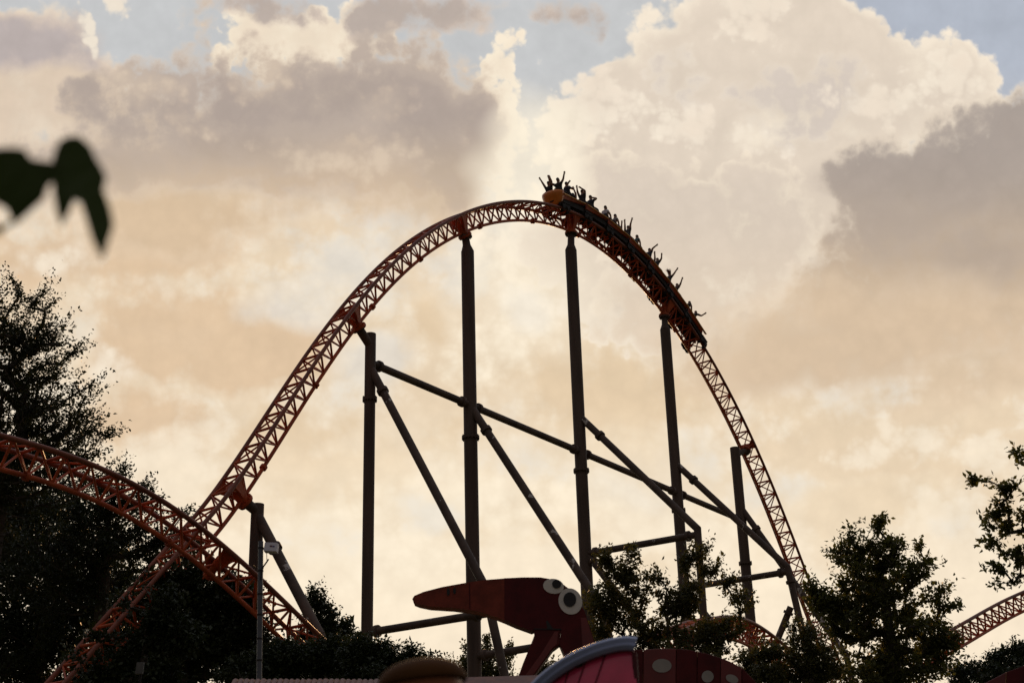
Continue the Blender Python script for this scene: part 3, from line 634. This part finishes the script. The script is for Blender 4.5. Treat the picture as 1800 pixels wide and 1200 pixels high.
def tree(name, label, cat, Y, lobes, base, leafm, leaf=0.09, aspect=0.55, clumps=300, per=70, sig=0.28, spray=1.6, flat=0.6, depth=1.0, rise=0.25, group=None, seed=1, trunk=0.16, up=0.6, loose=1.0):
    """lobes: (px, py, rx, ry[, dY]) puffs of the crown; base: (px, dY) foot of the trunk. Sprays of leaves grow at the ends of a branching skeleton."""
    r = np.random.default_rng(seed)
    C_, R_ = [], []
    for q in lobes:
        c = at(q[0], q[1], Y + (q[4] if len(q) > 4 else 0)); s = ((c - EYE) @ FW) / FPX; C_.append(c); R_.append((q[2] * s, max(q[2], q[3]) * s * depth, q[3] * s))
    C_, R_ = np.array(C_), np.array(R_); wt = (R_[:, 0] * R_[:, 2]) ** 0.9; wt /= wt.sum()
    k = r.choice(len(C_), clumps, p=wt); d = unit(r.normal(size=(clumps, 3))) * (r.uniform(0, 1, (clumps, 1)) ** 0.42)
    tips = C_[k] + d * R_[k]
    b0 = at(base[0], 1150, Y + base[1]); b0 = np.array([b0[0], b0[1], 0.0]); top = C_[C_[:, 2].argmax()]; cen = (C_ * wt[:, None]).sum(0)
    # skeleton: trunk, then every tip joins the nearest branch
    zt = cen[2] + 0.35 * (top[2] - cen[2]); nodes = []; parent = []
    nseg = 14
    for i in range(nseg + 1):
        u = i / nseg; p = b0 * (1 - u) + np.array([cen[0], cen[1], zt]) * u; p = p + np.array([math.sin(3 * u + seed), math.cos(4 * u + seed), 0]) * 0.12 * u; nodes.append(p); parent.append(i - 1)
    order = np.argsort(np.linalg.norm(tips - np.array([cen[0], cen[1], cen[2] - 1.0]), axis=1)); ends = np.zeros(clumps, int); dirs = np.zeros((clumps, 3))
    first = int(nseg * 0.45)
    for i in order:
        N_ = np.array(nodes[first:]); dv = tips[i] - N_; dist_ = np.linalg.norm(dv, axis=1); pen = dist_ + np.maximum(0, -dv[:, 2]) * 1.2 + np.maximum(0, 0.15 - dv[:, 2] / np.maximum(dist_, 1e-6)) * up * dist_
        j = int(pen.argmin()) + first; p0 = nodes[j]; L = np.linalg.norm(tips[i] - p0); m = max(1, int(L / 0.45)); pr = j
        for q in range(1, m + 1):
            u = q / m; p = p0 * (1 - u) + tips[i] * u + np.array([0, 0, -1.0]) * (u * (1 - u)) * L * 0.18 + r.normal(size=3) * 0.02 * L * (u < 1)
            nodes.append(p); parent.append(pr); pr = len(nodes) - 1
        ends[i] = pr; dirs[i] = tips[i] - nodes[parent[pr]]
    nodes = np.array(nodes); parent = np.array(parent); cnt = np.zeros(len(nodes)); np.add.at(cnt, ends, 1.0)
    for i in range(len(nodes) - 1, 0, -1): cnt[parent[i]] += cnt[i]
    rad = np.clip(trunk * (cnt / clumps) ** 0.48, 0.007, None)
    ii = np.arange(1, len(nodes)); A, B = nodes[parent[ii]], nodes[ii]; ra = np.minimum(rad[parent[ii]], rad[ii] * 1.6); rb = rad[ii]
    T_ = unit(B - A); s1 = unit(np.cross(T_, np.array([0.31, 0.2, 0.93]))); s2 = np.cross(T_, s1); ns = 6
    an = np.arange(ns) * 2 * math.pi / ns; ring = np.cos(an)[None, :, None] * s1[:, None] + np.sin(an)[None, :, None] * s2[:, None]
    Vb = np.concatenate([A[:, None] + ring * ra[:, None, None], B[:, None] + ring * rb[:, None, None]], 1).reshape(-1, 3)
    o_ = (np.arange(len(ii)) * 2 * ns)[:, None]; kk = np.arange(ns)[None]; Fb = np.stack([o_ + kk, o_ + (kk + 1) % ns, o_ + ns + (kk + 1) % ns, o_ + ns + kk], -1).reshape(-1, 4)
    root = empty(name, b0); tag(root, label, cat, group)
    fast_mesh('trunk', Vb, Fb, M_BARK, root, b0, True)
    # sprays of leaves
    n = clumps * per; ci = np.repeat(np.arange(clumps), per)
    out = tips - np.array([cen[0], cen[1], 0]); out[:, 2] = 0; dn = unit(unit(dirs) * 0.8 + unit(out) * 0.6 + np.array([0, 0, rise]))
    size = np.exp(r.normal(0, 0.25, clumps))[ci] * sig
    side = unit(np.cross(dn, np.array([0, 0, 1.0])) + 1e-6)[ci]; upv = unit(np.cross(side, dn[ci])); g = unit(r.normal(size=(n, 3))) * (1.55 * r.uniform(0, 1, (n, 1)) ** 0.6) * loose
    pos = tips[ci] + dn[ci] * (g[:, :1] * size[:, None] * spray) + side * (g[:, 1:2] * size[:, None]) + upv * (g[:, 2:3] * size[:, None] * flat)
    ln = leaf * np.exp(r.normal(0, 0.22, n)); ax = unit(r.normal(size=(n, 3)) + dn[ci] * 0.5 + np.array([0, 0, -0.35])); nv = unit(np.cross(ax, r.normal(size=(n, 3)))); nv = unit(nv + np.array([0, 0, 0.5]) * np.sign(nv[:, 2:3])); sv = unit(np.cross(ax, nv)); nv = np.cross(sv, ax)
    w = (ln * aspect * 0.5)[:, None]; l_ = ln[:, None]
    Vl = np.stack([pos, pos + ax * l_ * 0.45 + sv * w + nv * w * 0.35, pos + ax * l_, pos + ax * l_ * 0.45 - sv * w + nv * w * 0.35], 1).reshape(-1, 3)
    Vl[:, 2] = np.maximum(Vl[:, 2], 0.05)
    Fl = (np.arange(n)[:, None] * 4 + np.arange(4)[None])
    fast_mesh('crown', Vl, Fl, leafm, root, b0)
    return root
GT = 'trees round the coaster'
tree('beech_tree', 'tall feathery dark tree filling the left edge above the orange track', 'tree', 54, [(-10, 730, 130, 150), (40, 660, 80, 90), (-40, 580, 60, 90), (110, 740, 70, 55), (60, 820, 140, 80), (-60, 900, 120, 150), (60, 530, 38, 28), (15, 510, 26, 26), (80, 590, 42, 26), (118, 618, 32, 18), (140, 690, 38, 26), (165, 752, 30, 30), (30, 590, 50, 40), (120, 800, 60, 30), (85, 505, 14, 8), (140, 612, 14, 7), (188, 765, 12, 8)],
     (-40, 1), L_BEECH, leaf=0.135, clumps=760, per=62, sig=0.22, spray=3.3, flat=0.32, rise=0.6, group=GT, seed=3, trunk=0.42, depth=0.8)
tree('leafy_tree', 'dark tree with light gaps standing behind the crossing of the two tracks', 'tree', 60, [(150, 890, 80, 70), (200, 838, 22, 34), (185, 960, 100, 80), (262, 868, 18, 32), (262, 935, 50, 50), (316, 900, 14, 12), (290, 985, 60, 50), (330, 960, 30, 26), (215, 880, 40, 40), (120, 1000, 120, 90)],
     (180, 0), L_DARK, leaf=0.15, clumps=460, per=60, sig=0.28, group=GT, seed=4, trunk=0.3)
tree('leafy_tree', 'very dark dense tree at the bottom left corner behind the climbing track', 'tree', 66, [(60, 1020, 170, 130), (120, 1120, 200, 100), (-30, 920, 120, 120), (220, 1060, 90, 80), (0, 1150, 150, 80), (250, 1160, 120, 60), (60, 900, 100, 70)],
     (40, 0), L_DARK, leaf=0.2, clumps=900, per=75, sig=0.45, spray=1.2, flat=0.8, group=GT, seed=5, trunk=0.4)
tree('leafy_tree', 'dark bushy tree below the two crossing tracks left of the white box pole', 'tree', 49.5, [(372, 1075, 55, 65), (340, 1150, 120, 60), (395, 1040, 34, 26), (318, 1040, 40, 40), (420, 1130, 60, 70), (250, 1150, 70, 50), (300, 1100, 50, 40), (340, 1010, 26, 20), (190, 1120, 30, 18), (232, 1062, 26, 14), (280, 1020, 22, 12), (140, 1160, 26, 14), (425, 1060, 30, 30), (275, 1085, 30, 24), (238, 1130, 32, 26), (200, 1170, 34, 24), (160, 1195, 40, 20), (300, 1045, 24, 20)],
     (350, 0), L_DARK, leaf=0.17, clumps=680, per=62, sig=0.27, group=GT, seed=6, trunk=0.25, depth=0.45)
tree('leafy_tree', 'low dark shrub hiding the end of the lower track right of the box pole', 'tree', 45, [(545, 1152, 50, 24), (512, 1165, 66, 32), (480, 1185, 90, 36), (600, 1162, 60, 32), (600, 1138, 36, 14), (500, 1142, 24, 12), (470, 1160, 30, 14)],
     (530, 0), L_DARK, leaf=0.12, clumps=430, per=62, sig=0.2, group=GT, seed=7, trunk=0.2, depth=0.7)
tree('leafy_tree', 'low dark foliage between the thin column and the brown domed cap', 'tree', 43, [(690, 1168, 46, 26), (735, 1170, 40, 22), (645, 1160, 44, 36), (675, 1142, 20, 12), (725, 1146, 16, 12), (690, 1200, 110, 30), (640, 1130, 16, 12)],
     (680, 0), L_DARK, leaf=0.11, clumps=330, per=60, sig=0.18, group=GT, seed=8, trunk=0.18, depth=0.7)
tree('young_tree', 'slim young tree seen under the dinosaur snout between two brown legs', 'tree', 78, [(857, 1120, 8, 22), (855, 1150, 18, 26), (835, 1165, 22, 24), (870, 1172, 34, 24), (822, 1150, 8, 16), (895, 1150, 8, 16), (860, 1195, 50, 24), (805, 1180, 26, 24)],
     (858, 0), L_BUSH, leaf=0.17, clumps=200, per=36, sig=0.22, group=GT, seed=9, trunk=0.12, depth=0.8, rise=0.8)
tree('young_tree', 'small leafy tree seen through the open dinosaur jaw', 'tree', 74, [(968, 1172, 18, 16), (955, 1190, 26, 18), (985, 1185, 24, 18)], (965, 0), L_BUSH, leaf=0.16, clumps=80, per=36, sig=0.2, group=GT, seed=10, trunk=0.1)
tree('leafy_bush', 'loose upright leafy bush in front of the columns right of the dinosaur head', 'bush', 37, [(1112, 975, 14, 24), (1064, 985, 14, 20), (1092, 1012, 32, 26), (1124, 1020, 30, 26), (1062, 1062, 30, 34), (1100, 1072, 50, 36), (1226, 975, 22, 24), (1246, 1005, 26, 16), (1205, 990, 12, 12), (1165, 1036, 16, 22), (1190, 1062, 40, 28), (1215, 1040, 24, 30), (1280, 1022, 12, 14), (1302, 1060, 20, 32), (1250, 1112, 26, 24), (1296, 1112, 16, 16), (1150, 1110, 70, 26), (1262, 1100, 24, 16), (1230, 1118, 60, 26), (1055, 1110, 30, 24), (1100, 1150, 60, 26), (1200, 1160, 120, 30), (1150, 1010, 10, 12)],
     (1160, 0), L_BUSH, leaf=0.105, clumps=440, per=44, sig=0.125, spray=1.7, rise=0.9, group=GT, seed=11, trunk=0.1, depth=0.9, up=1.4)
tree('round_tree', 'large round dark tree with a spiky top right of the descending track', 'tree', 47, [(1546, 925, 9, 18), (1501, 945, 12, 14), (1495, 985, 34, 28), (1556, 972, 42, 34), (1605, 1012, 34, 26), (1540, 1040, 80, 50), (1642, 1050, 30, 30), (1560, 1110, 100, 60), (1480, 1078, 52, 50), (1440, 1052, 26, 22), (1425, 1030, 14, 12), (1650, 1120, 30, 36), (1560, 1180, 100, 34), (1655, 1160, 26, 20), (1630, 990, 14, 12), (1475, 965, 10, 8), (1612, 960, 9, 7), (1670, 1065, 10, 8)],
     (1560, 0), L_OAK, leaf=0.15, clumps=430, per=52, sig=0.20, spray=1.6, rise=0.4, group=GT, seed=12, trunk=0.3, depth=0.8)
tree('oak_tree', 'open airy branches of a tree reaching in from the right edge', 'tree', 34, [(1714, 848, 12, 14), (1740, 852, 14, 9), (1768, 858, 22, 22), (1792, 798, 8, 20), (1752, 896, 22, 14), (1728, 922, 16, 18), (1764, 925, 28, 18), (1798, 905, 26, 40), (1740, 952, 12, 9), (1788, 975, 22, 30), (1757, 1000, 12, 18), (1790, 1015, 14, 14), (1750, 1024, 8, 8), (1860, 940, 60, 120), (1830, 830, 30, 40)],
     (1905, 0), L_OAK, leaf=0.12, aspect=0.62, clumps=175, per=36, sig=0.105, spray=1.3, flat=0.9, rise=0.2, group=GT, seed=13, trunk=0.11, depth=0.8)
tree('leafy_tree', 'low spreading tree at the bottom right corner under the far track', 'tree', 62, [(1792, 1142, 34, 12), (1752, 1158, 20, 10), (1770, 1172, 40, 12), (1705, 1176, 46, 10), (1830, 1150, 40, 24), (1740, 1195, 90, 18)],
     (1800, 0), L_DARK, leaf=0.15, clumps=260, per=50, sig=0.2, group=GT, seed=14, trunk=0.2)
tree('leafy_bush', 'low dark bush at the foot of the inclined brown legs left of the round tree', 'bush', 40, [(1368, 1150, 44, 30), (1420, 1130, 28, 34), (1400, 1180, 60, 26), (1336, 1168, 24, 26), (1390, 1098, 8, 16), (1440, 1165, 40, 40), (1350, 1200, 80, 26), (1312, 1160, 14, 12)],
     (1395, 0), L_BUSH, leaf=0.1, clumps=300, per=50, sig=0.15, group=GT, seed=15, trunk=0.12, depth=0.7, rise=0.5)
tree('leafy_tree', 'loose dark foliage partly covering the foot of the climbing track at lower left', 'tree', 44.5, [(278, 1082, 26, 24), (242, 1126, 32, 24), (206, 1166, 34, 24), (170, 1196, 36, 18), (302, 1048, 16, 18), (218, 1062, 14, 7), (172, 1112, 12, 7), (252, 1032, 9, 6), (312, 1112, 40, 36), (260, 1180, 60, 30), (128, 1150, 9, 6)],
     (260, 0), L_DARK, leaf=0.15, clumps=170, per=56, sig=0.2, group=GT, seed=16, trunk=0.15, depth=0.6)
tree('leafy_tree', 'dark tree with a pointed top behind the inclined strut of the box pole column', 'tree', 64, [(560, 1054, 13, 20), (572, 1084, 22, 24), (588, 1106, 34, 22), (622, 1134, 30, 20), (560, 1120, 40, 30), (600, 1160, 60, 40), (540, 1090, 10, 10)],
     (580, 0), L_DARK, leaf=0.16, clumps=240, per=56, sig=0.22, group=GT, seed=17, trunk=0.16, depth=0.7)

# ------------------------------------------------------------------ dinosaur figure
M_DRED = mat('dark_red_board_paint', (0.085, 0.0105, 0.012), 0.6, var=0.28, scale=2.2, spec=0.2)
M_ORED = mat('faded_red_board_paint', (0.19, 0.038, 0.024), 0.6, var=0.28, scale=3, spec=0.2)
M_MRED = mat('mid_red_board_paint', (0.15, 0.022, 0.022), 0.55, var=0.15, scale=2)
M_EYEW = mat('eye_white_paint', (0.68, 0.66, 0.62), 0.5, var=0.06); M_BLK = mat('black_paint', (0.012, 0.010, 0.010), 0.5)
M_SPOT = mat('pale_spot_paint', (0.32, 0.30, 0.28), 0.6, var=0.1)
DY = 30.0
def board(px, Y, thick, push=0.0): return [at(x, y, Y) + np.array([0, push, 0]) for x, y in px], np.array([0, thick, 0])
def smooth_poly(p, it=2):
    p = [np.array(q, float) for q in p]
    for _ in range(it):
        n = len(p); o = []
        for i in range(n):
            a, b = p[i], p[(i + 1) % n]; o += [a * 0.75 + b * 0.25, a * 0.25 + b * 0.75]
        p = o
    return p
def oval(cx, cy, rx, ry, rot=0, n=28):
    r = math.radians(rot); return [(cx + rx * math.cos(a) * math.cos(r) - ry * math.sin(a) * math.sin(r), cy + rx * math.cos(a) * math.sin(r) + ry * math.sin(a) * math.cos(r)) for a in np.linspace(0, 2 * math.pi, n, endpoint=False)]
din = empty('dinosaur_figure', at(1000, 1230, DY) * [1, 1, 0]); tag(din, 'dark red flat dinosaur figure with googly eyes, long snout and spotted back', 'dinosaur figure')
def dpart(name, px, m, thick=0.4, push=0.0, parent=din, bevel=0.012):
    P_, d = board(px, DY, thick, push); return MB().prism(P_, d).build(name, m, parent, bevel=bevel)
head_px = [(886.5, 1015.6), (917.5, 1014), (950, 1014), (967, 1017), (987, 1024), (1004, 1037), (1017, 1053.7), (1028, 1075), (1036.7, 1101), (1045, 1127), (1050, 1155), (1058, 1240), (1020, 1240), (1003, 1180), (993, 1153), (984, 1131), (986, 1106), (938, 1106.5), (935, 1108), (907, 1098), (886.5, 1089)]
hp_ = dpart('head', head_px, M_DRED, bevel=0)
bk = [(886.6, 1089), (874, 1084), (841.7, 1074), (798, 1067.8), (755, 1065), (735.5, 1061), (727, 1057.5), (724.7, 1052), (728, 1046.5), (744, 1039.6), (776.7, 1031), (820, 1023.3), (852.5, 1018.6), (886.6, 1015.8)]
dpart('beak', bk, M_ORED, bevel=0)
for (cx, cy, rx, ry) in ((788, 1039.5, 2.6, 7), (799, 1038, 2.4, 5.5)): dpart('nostril', oval(cx, cy, rx, ry), M_BLK, 0.02, -0.015, bevel=0)
sm_ = MB().prism(*board([(824, 1024), (826.2, 1024), (827, 1070), (824.8, 1070)], DY, 0.01, -0.006)); sm_.build('beak_seam', M_DRED, din)
jaw = [(939, 1106.8), (985.6, 1106.8), (984, 1131), (972, 1140), (950, 1171), (928, 1201), (905, 1232), (892, 1226), (906.7, 1200), (919.7, 1164), (935, 1127), (939.5, 1115)]
dpart('lower_jaw', jaw, M_DRED)
dpart('jaw_stripe', [(975, 1109.5), (981, 1109.5), (979, 1131), (970, 1139), (948, 1170), (926, 1200), (908, 1224), (902, 1222), (922, 1188), (950, 1150)], M_MRED, 0.02, -0.012, bevel=0)
dpart('mouth_line', [(938, 1103.8), (962, 1104.2), (959.5, 1091), (962.5, 1090), (972, 1104), (987, 1104.5), (987, 1106), (938, 1105.4)], M_BLK, 0.012, -0.008, bevel=0)
for (e, pu) in (((973, 1030, 18.4, 13.2, 8), (978.5, 1026.3, 8.0, 7.6, 0)), ((1002.5, 1056.5, 20.5, 23.5, -20), (1001.5, 1053.5, 11.2, 12.8, 0))):
    ey = dpart('eye', oval(*e), M_EYEW, 0.03, -0.02, bevel=0.004); dpart('pupil', oval(*pu), M_BLK, 0.03, -0.04, parent=ey, bevel=0)
dpart('neck_strip', [(1021, 1085), (1030.5, 1085), (1035.5, 1101), (1044, 1127), (1049, 1155), (1052, 1180), (1026, 1180)], M_MRED, 0.01, -0.006, bevel=0)
xs = [1046, 1078, 1131, 1189, 1226, 1267, 1304.5, 1345]; tops = [1150, 1144, 1140.7, 1139, 1144, 1155, 1172.5, 1216]
mats_ = [M_DRED, M_DRED, M_MRED, M_DRED, M_DRED, M_MRED, M_DRED]
for i in range(7):
    x0, x1 = xs[i] + 0.5, xs[i + 1] - 0.5; P_ = [(x0, tops[i]), ((x0 + x1) / 2, (tops[i] + tops[i + 1]) / 2 - 1.2), (x1, tops[i + 1]), (x1 - 1, 1262), (x0 - 1, 1262)]
    pn_ = dpart('body_panel', P_, mats_[i], 0.45, 0.02)
    for (cx, cy, rx, ry, ro) in ((1163.6, 1169, 17, 12, 0), (1244, 1188, 10.5, 10.5, 0), (1287, 1192, 11.5, 7, 22)):
        if x0 < cx < x1: dpart('spot', oval(cx, cy, rx, ry, ro), M_SPOT, 0.02, 0.008, parent=pn_, bevel=0)
fp = MB(); 
for x in (1030, 1200): p = at(x, 1240, DY + 0.25); fp.tube([(p[0], p[1], 0), p], 0.1, 12)
fp.build('post', M_DARK, din)

bd = empty('painted_board', at(1790, 1230, 29) * [1, 1, 0]); tag(bd, 'dark red plank board rising at the bottom right corner', 'board')
for i, (a, b) in enumerate((((1725, 1203), (1768, 1181)), ((1769, 1180.5), (1801, 1169)), ((1802, 1168.6), (1850, 1158)))):
    MB().prism(*board([a, b, (b[0], 1260), (a[0], 1260)], 29, 0.2)).build('plank', M_DRED if i % 2 else M_MRED, bd, bevel=0.01)
pq = at(1790, 1255, 29.4); MB().tube([(pq[0], pq[1], 0), pq], 0.08, 10).build('post', M_DARK, bd)

# ------------------------------------------------------------------ pink canopy with pale blue rim
M_BLUE = mat('pale_blue_plastic', (0.27, 0.32, 0.52), 0.35, var=0.08)
M_PINK = mat('magenta_plastic', (0.62, 0.05, 0.12), 0.16, var=0.12, scale=5)
CY = 10.5
cn = empty('ride_canopy', at(1050, 1230, CY) * [1, 1, 0]); tag(cn, 'magenta curved canopy with a thick pale blue rim before the dinosaur neck', 'canopy')
rimc = [(925, 1226), (944, 1207), (968, 1184), (1000, 1164), (1034, 1147), (1066, 1136), (1094, 1131), (1117, 1132)]
R3 = np.array([at(x, y, CY + 0.35 * (1 - i / 7)) for i, (x, y) in enumerate(rimc)]); u = np.linspace(0, 1, len(R3)); uu = np.linspace(0, 1, 40); R3 = np.stack([Ch.fit(u, R3[:, i], 5)(uu) for i in range(3)], 1)
rb = MB(); tg = unit(np.gradient(R3, axis=0)); up_ = unit(np.cross(tg, np.array([0, 1.0, 0.0]))); up_ = up_ * np.sign(up_[:, 2:3])
rows = []
for i in range(40):
    r = []
    for (a, b) in ((-0.052, 0.02), (-0.052, -0.035), (-0.02, -0.06), (-0.004, -0.052), (0.004, -0.052), (0.03, -0.06), (0.05, -0.03), (0.052, 0.03), (0.02, 0.06), (-0.03, 0.05)): r.append(R3[i] + up_[i] * a + np.array([0, b, 0]))
    rows.append(r)
rb.grid(rows, closed=True); rb.add(rows[-1], [tuple(range(10))]); rb.add(rows[0], [tuple(range(10))]); rb.build('rim', M_BLUE, cn, bevel=0.004)
rows = []
for j in range(14):
    v = j / 13; r = []
    for i in range(40):
        p = R3[i] - up_[i] * 0.045; r.append(np.array([p[0] - 0.0 * v, p[1] + 0.02 - 0.16 * math.sin(v * 1.6), p[2] - v * (0.75 - 0.1 * uu[i])]))
    rows.append(r)
sh_ = MB(); sh_.grid(rows); so = sh_.build('shell', M_PINK, cn, solid=0.012)
for q in (0.42, 0.56, 0.7):
    i = int(q * 39); s = MB(); s.tube([rows[0][i] + np.array([0, -0.012, 0])] + [rows[j][max(0, i - j)] + np.array([0, -0.012, 0]) for j in range(1, 12)], 0.005, 6); s.build('seam', M_DRED, so)
e = MB(); e.tube([R3[-1] + np.array([-0.012, 0.0, -0.06]), R3[-1] + np.array([-0.02, -0.16, -0.75])], 0.02, 8); e.build('edge_post', M_DRED, cn)
pq = R3[20] + np.array([0, 0.3, -0.5]); MB().tube([(pq[0], pq[1], 0), pq, R3[20] + np.array([0, 0.03, -0.04])], 0.04, 10).build('post', M_DARK, cn)

# ------------------------------------------------------------------ brown domed cap, close and out of focus
M_CAP = mat('brown_orange_cap', (0.085, 0.036, 0.012), 0.85, var=0.2, scale=5, spec=0.1); M_BAND = mat('orange_band', (0.4, 0.12, 0.05), 0.5, var=0.08)
cp = at(742, 1198.5, 5.6); cap = empty('domed_post', cp * [1, 1, 0]); tag(cap, 'out of focus brown domed cap with an orange band at the bottom edge', 'post')
axd = nrm(np.array([-0.10, 0.0, 1.0])); s1 = nrm(np.cross(axd, (0, 1, 0))); s2 = np.cross(axd, s1); rows = []
for j in range(14):
    ph = math.pi * (0.01 + 0.53 * j / 13); rows.append([cp + 0.17 * math.sin(ph) ** 0.9 * (math.cos(a) * s1 + math.sin(a) * s2) + axd * 0.082 * math.cos(ph) for a in np.linspace(0, 2 * math.pi, 40, endpoint=False)])
MB().grid(rows, closed=True).build('cap', M_CAP, cap, solid=0.01)
MB().tube([cp - axd * 0.075, cp - axd * 0.012], [0.145, 0.155], 36).build('band', M_BAND, cap)
pb = cp - axd * 0.075; MB().tube([(pb[0], pb[1], 0), pb], 0.06, 16).build('post', M_DARK, cap)

# ------------------------------------------------------------------ kiosk with a tiled roof along the bottom edge
M_TILE = mat('pink_clay_tiles', (0.24, 0.125, 0.10), 0.7, var=0.25, scale=6); M_WALL = mat('plaster_wall', (0.35, 0.3, 0.25), 0.9)
KY = 25.0
a0, a1 = at(414, 1198.5, KY), at(960, 1198.5, KY); kz = a0[2]; ki = empty('kiosk', ((a0[0] + a1[0]) / 2, KY + 1.5, 0)); tag(ki, 'low kiosk whose pink clay roof tiles just show along the bottom edge', 'kiosk')
t = MB(); pitch = 0.098; nx = int((a1[0] - a0[0]) / pitch)
for i in range(nx):
    x = a0[0] + i * pitch; h = 0.012 * rng.random(); z = kz + (a1[2] - a0[2]) * i / nx + 0.01 + h
    t.tube([(x, KY + 1.4, z - 0.02), (x, KY, z), (x, KY - 1.6, z - 1.0)], [0.05, 0.052, 0.06], 10)
t.box(((a0[0] + a1[0]) / 2, KY - 0.8, kz - 0.56), ((a1[0] - a0[0]) / 2, 0, 0), (0, 0.8, 0.5), (0, -0.02, 0.03))
t.build('roof', M_TILE, ki)
wl = MB(); wl.box(((a0[0] + a1[0]) / 2, KY + 0.1, (kz - 0.7) / 2), ((a1[0] - a0[0]) / 2 - 0.15, 0, 0), (0, 1.2, 0), (0, 0, (kz - 0.75) / 2)); wl.build('wall', M_WALL, ki)

# ------------------------------------------------------------------ pole with white box
M_GALV = mat('galvanised_steel', (0.10, 0.11, 0.13), 0.45, metal=0.3, var=0.15, scale=3); M_WBOX = mat('white_plastic_box', (0.62, 0.60, 0.66), 0.5, var=0.06); M_MARK = mat('dark_red_print', (0.10, 0.02, 0.03), 0.6); M_MARK2 = mat('blue_print', (0.06, 0.05, 0.16), 0.6)
PY = 30.0
ptop = at(458.5, 951, PY); po = empty('equipment_pole', (ptop[0], PY, 0)); tag(po, 'slim grey metal pole carrying a small white box before the lower orange track', 'pole')
pbt = at(455.5, 1200, PY); MB().tube([(pbt[0], PY, 0), (pbt[0], PY, pbt[2]), (ptop[0], PY, ptop[2])], 0.056, 14).build('pole', M_GALV, po)
for y in (963, 1003, 1044, 1080, 1122, 1160):
    c = at(458.5 - 3 * (y - 951) / 249, y, PY); MB().ring((c[0], PY, c[2]), (0, 0, 1), 0.064, 0.035, 14).build('pole_band', M_DARK, po)
bx = at(477, 962.5, PY - 0.1); bxx = nrm(np.array([0.95, -0.25, -0.13])) ; bxz = nrm(np.array([0.05, 0.25, 1.0])); bxy = np.cross(bxz, bxx)
bo = MB().box(bx, bxx * 0.15, bxy * 0.06, bxz * 0.105).build('white_box', M_WBOX, po, bevel=0.008)
nf = bxy if (bxy @ (EYE - bx)) > 0 else -bxy
MB().box(bx + nf * 0.063 + bxx * 0.015 + bxz * 0.012, bxx * 0.03, nf * 0.002, bxz * 0.017).build('printed_mark', M_MARK, bo)
MB().box(bx + nf * 0.063 + bxx * 0.075 + bxz * 0.008, bxx * 0.022, nf * 0.002, bxz * 0.017).build('printed_mark', M_MARK2, bo)
MB().tube([(ptop[0], PY, bx[2] - 0.0), bx - bxx * 0.12 + np.array([0, 0.03, 0])], 0.022, 8).build('bracket', M_DARK, po)
cb = [bx - bxx * 0.10 - bxz * 0.10] + [at(*q, PY - 0.06) for q in ((469.5, 983), (472, 982), (469, 987), (463, 995), (459.5, 1006), (458.5, 1018))]
MB().tube([cb[0], at(469, 978, PY - 0.08), at(469, 984, PY - 0.08)], 0.007, 6).build('cable', M_DARK, po); MB().tube(cb[2:], 0.017, 8).build('cable', M_DARK, po)
gb = at(246, 1174, 40); g = empty('equipment_pole', (gb[0], 40, 0)); tag(g, 'small grey box on a hidden post among dark leaves at lower left', 'pole')
MB().box(gb, (0.10, 0, 0), (0, 0.06, 0), (0.01, 0, 0.16)).build('grey_box', mat('grey_box_paint', (0.09, 0.087, 0.085), 0.7), g, bevel=0.008); MB().tube([(gb[0], 40.1, 0), (gb[0], 40.1, gb[2])], 0.035, 10).build('pole', M_DARK, g)

# ------------------------------------------------------------------ leaves hanging close to the lens
L_NEAR = leaf_mat('near_leaves', (0.05, 0.085, 0.015), (0.08, 0.12, 0.025), (0.06, 0.11, 0.015), 0.4)
br_ = empty('leafy_twig', at(-60, 300, 1.75)); tag(br_, 'blurred twig with hanging dark leaves close to the camera at upper left', 'twig')
def near_leaf(px, Y, bend, parent=br_):
    c = np.mean(np.array(px, float), axis=0); P2 = [c + (np.array(q, float) - c) * 1.12 for q in px]
    bm = bmesh.new(); vs = [bm.verts.new(at(q[0], q[1], Y + bend * (((q[0] - c[0]) / 60) ** 2 - 0.4 * (q[1] - c[1]) / 60))) for q in P2]
    es = [bm.edges.new((vs[i], vs[(i + 1) % len(vs)])) for i in range(len(vs))]; bmesh.ops.triangle_fill(bm, edges=es, use_beauty=True)
    bmesh.ops.subdivide_edges(bm, edges=bm.edges[:], cuts=1, use_grid_fill=True)
    me = bpy.data.meshes.new('leaf'); o0 = Vector(at(c[0], c[1], Y)); bmesh.ops.translate(bm, verts=bm.verts, vec=-o0); bm.to_mesh(me); bm.free(); me.materials.append(L_NEAR)
    o = bpy.data.objects.new('leaf', me); COL.objects.link(o); par(o, parent); o.location = o0
    s = o.modifiers.new('solid', 'SOLIDIFY'); s.thickness = 0.0006
near_leaf([(98, 284), (103, 268), (110, 256), (125, 249), (141, 250), (158, 266), (166, 284), (175, 298), (183, 314), (178, 334), (188, 360), (194, 388), (184, 420), (177, 446), (160, 412), (149, 376), (142, 354), (132, 350), (123, 370), (111, 392), (104, 370), (99, 340), (97, 312)], 1.75, 0.012)
near_leaf([(-40, 272), (17, 266), (42, 268), (54, 284), (75, 287), (104, 290), (99, 312), (80, 326), (73, 347), (52, 366), (27, 388), (14, 362), (-8, 350), (-40, 356)], 1.72, -0.01)
near_leaf([(-50, 400), (-20, 398), (5, 396), (30, 380), (22, 392), (2, 407), (-25, 420), (-50, 424)], 1.78, 0.006)
MB().tube([at(-160, 262, 1.8), at(-60, 280, 1.76), at(40, 284, 1.745), at(100, 288, 1.748)], [0.004, 0.0035, 0.003, 0.0022], 8).build('stem', M_BARK, br_)
MB().tube([at(-160, 262, 1.8), at(-100, 330, 1.79), at(-40, 410, 1.78)], [0.003, 0.002, 0.001], 8).build('stem', M_BARK, br_)
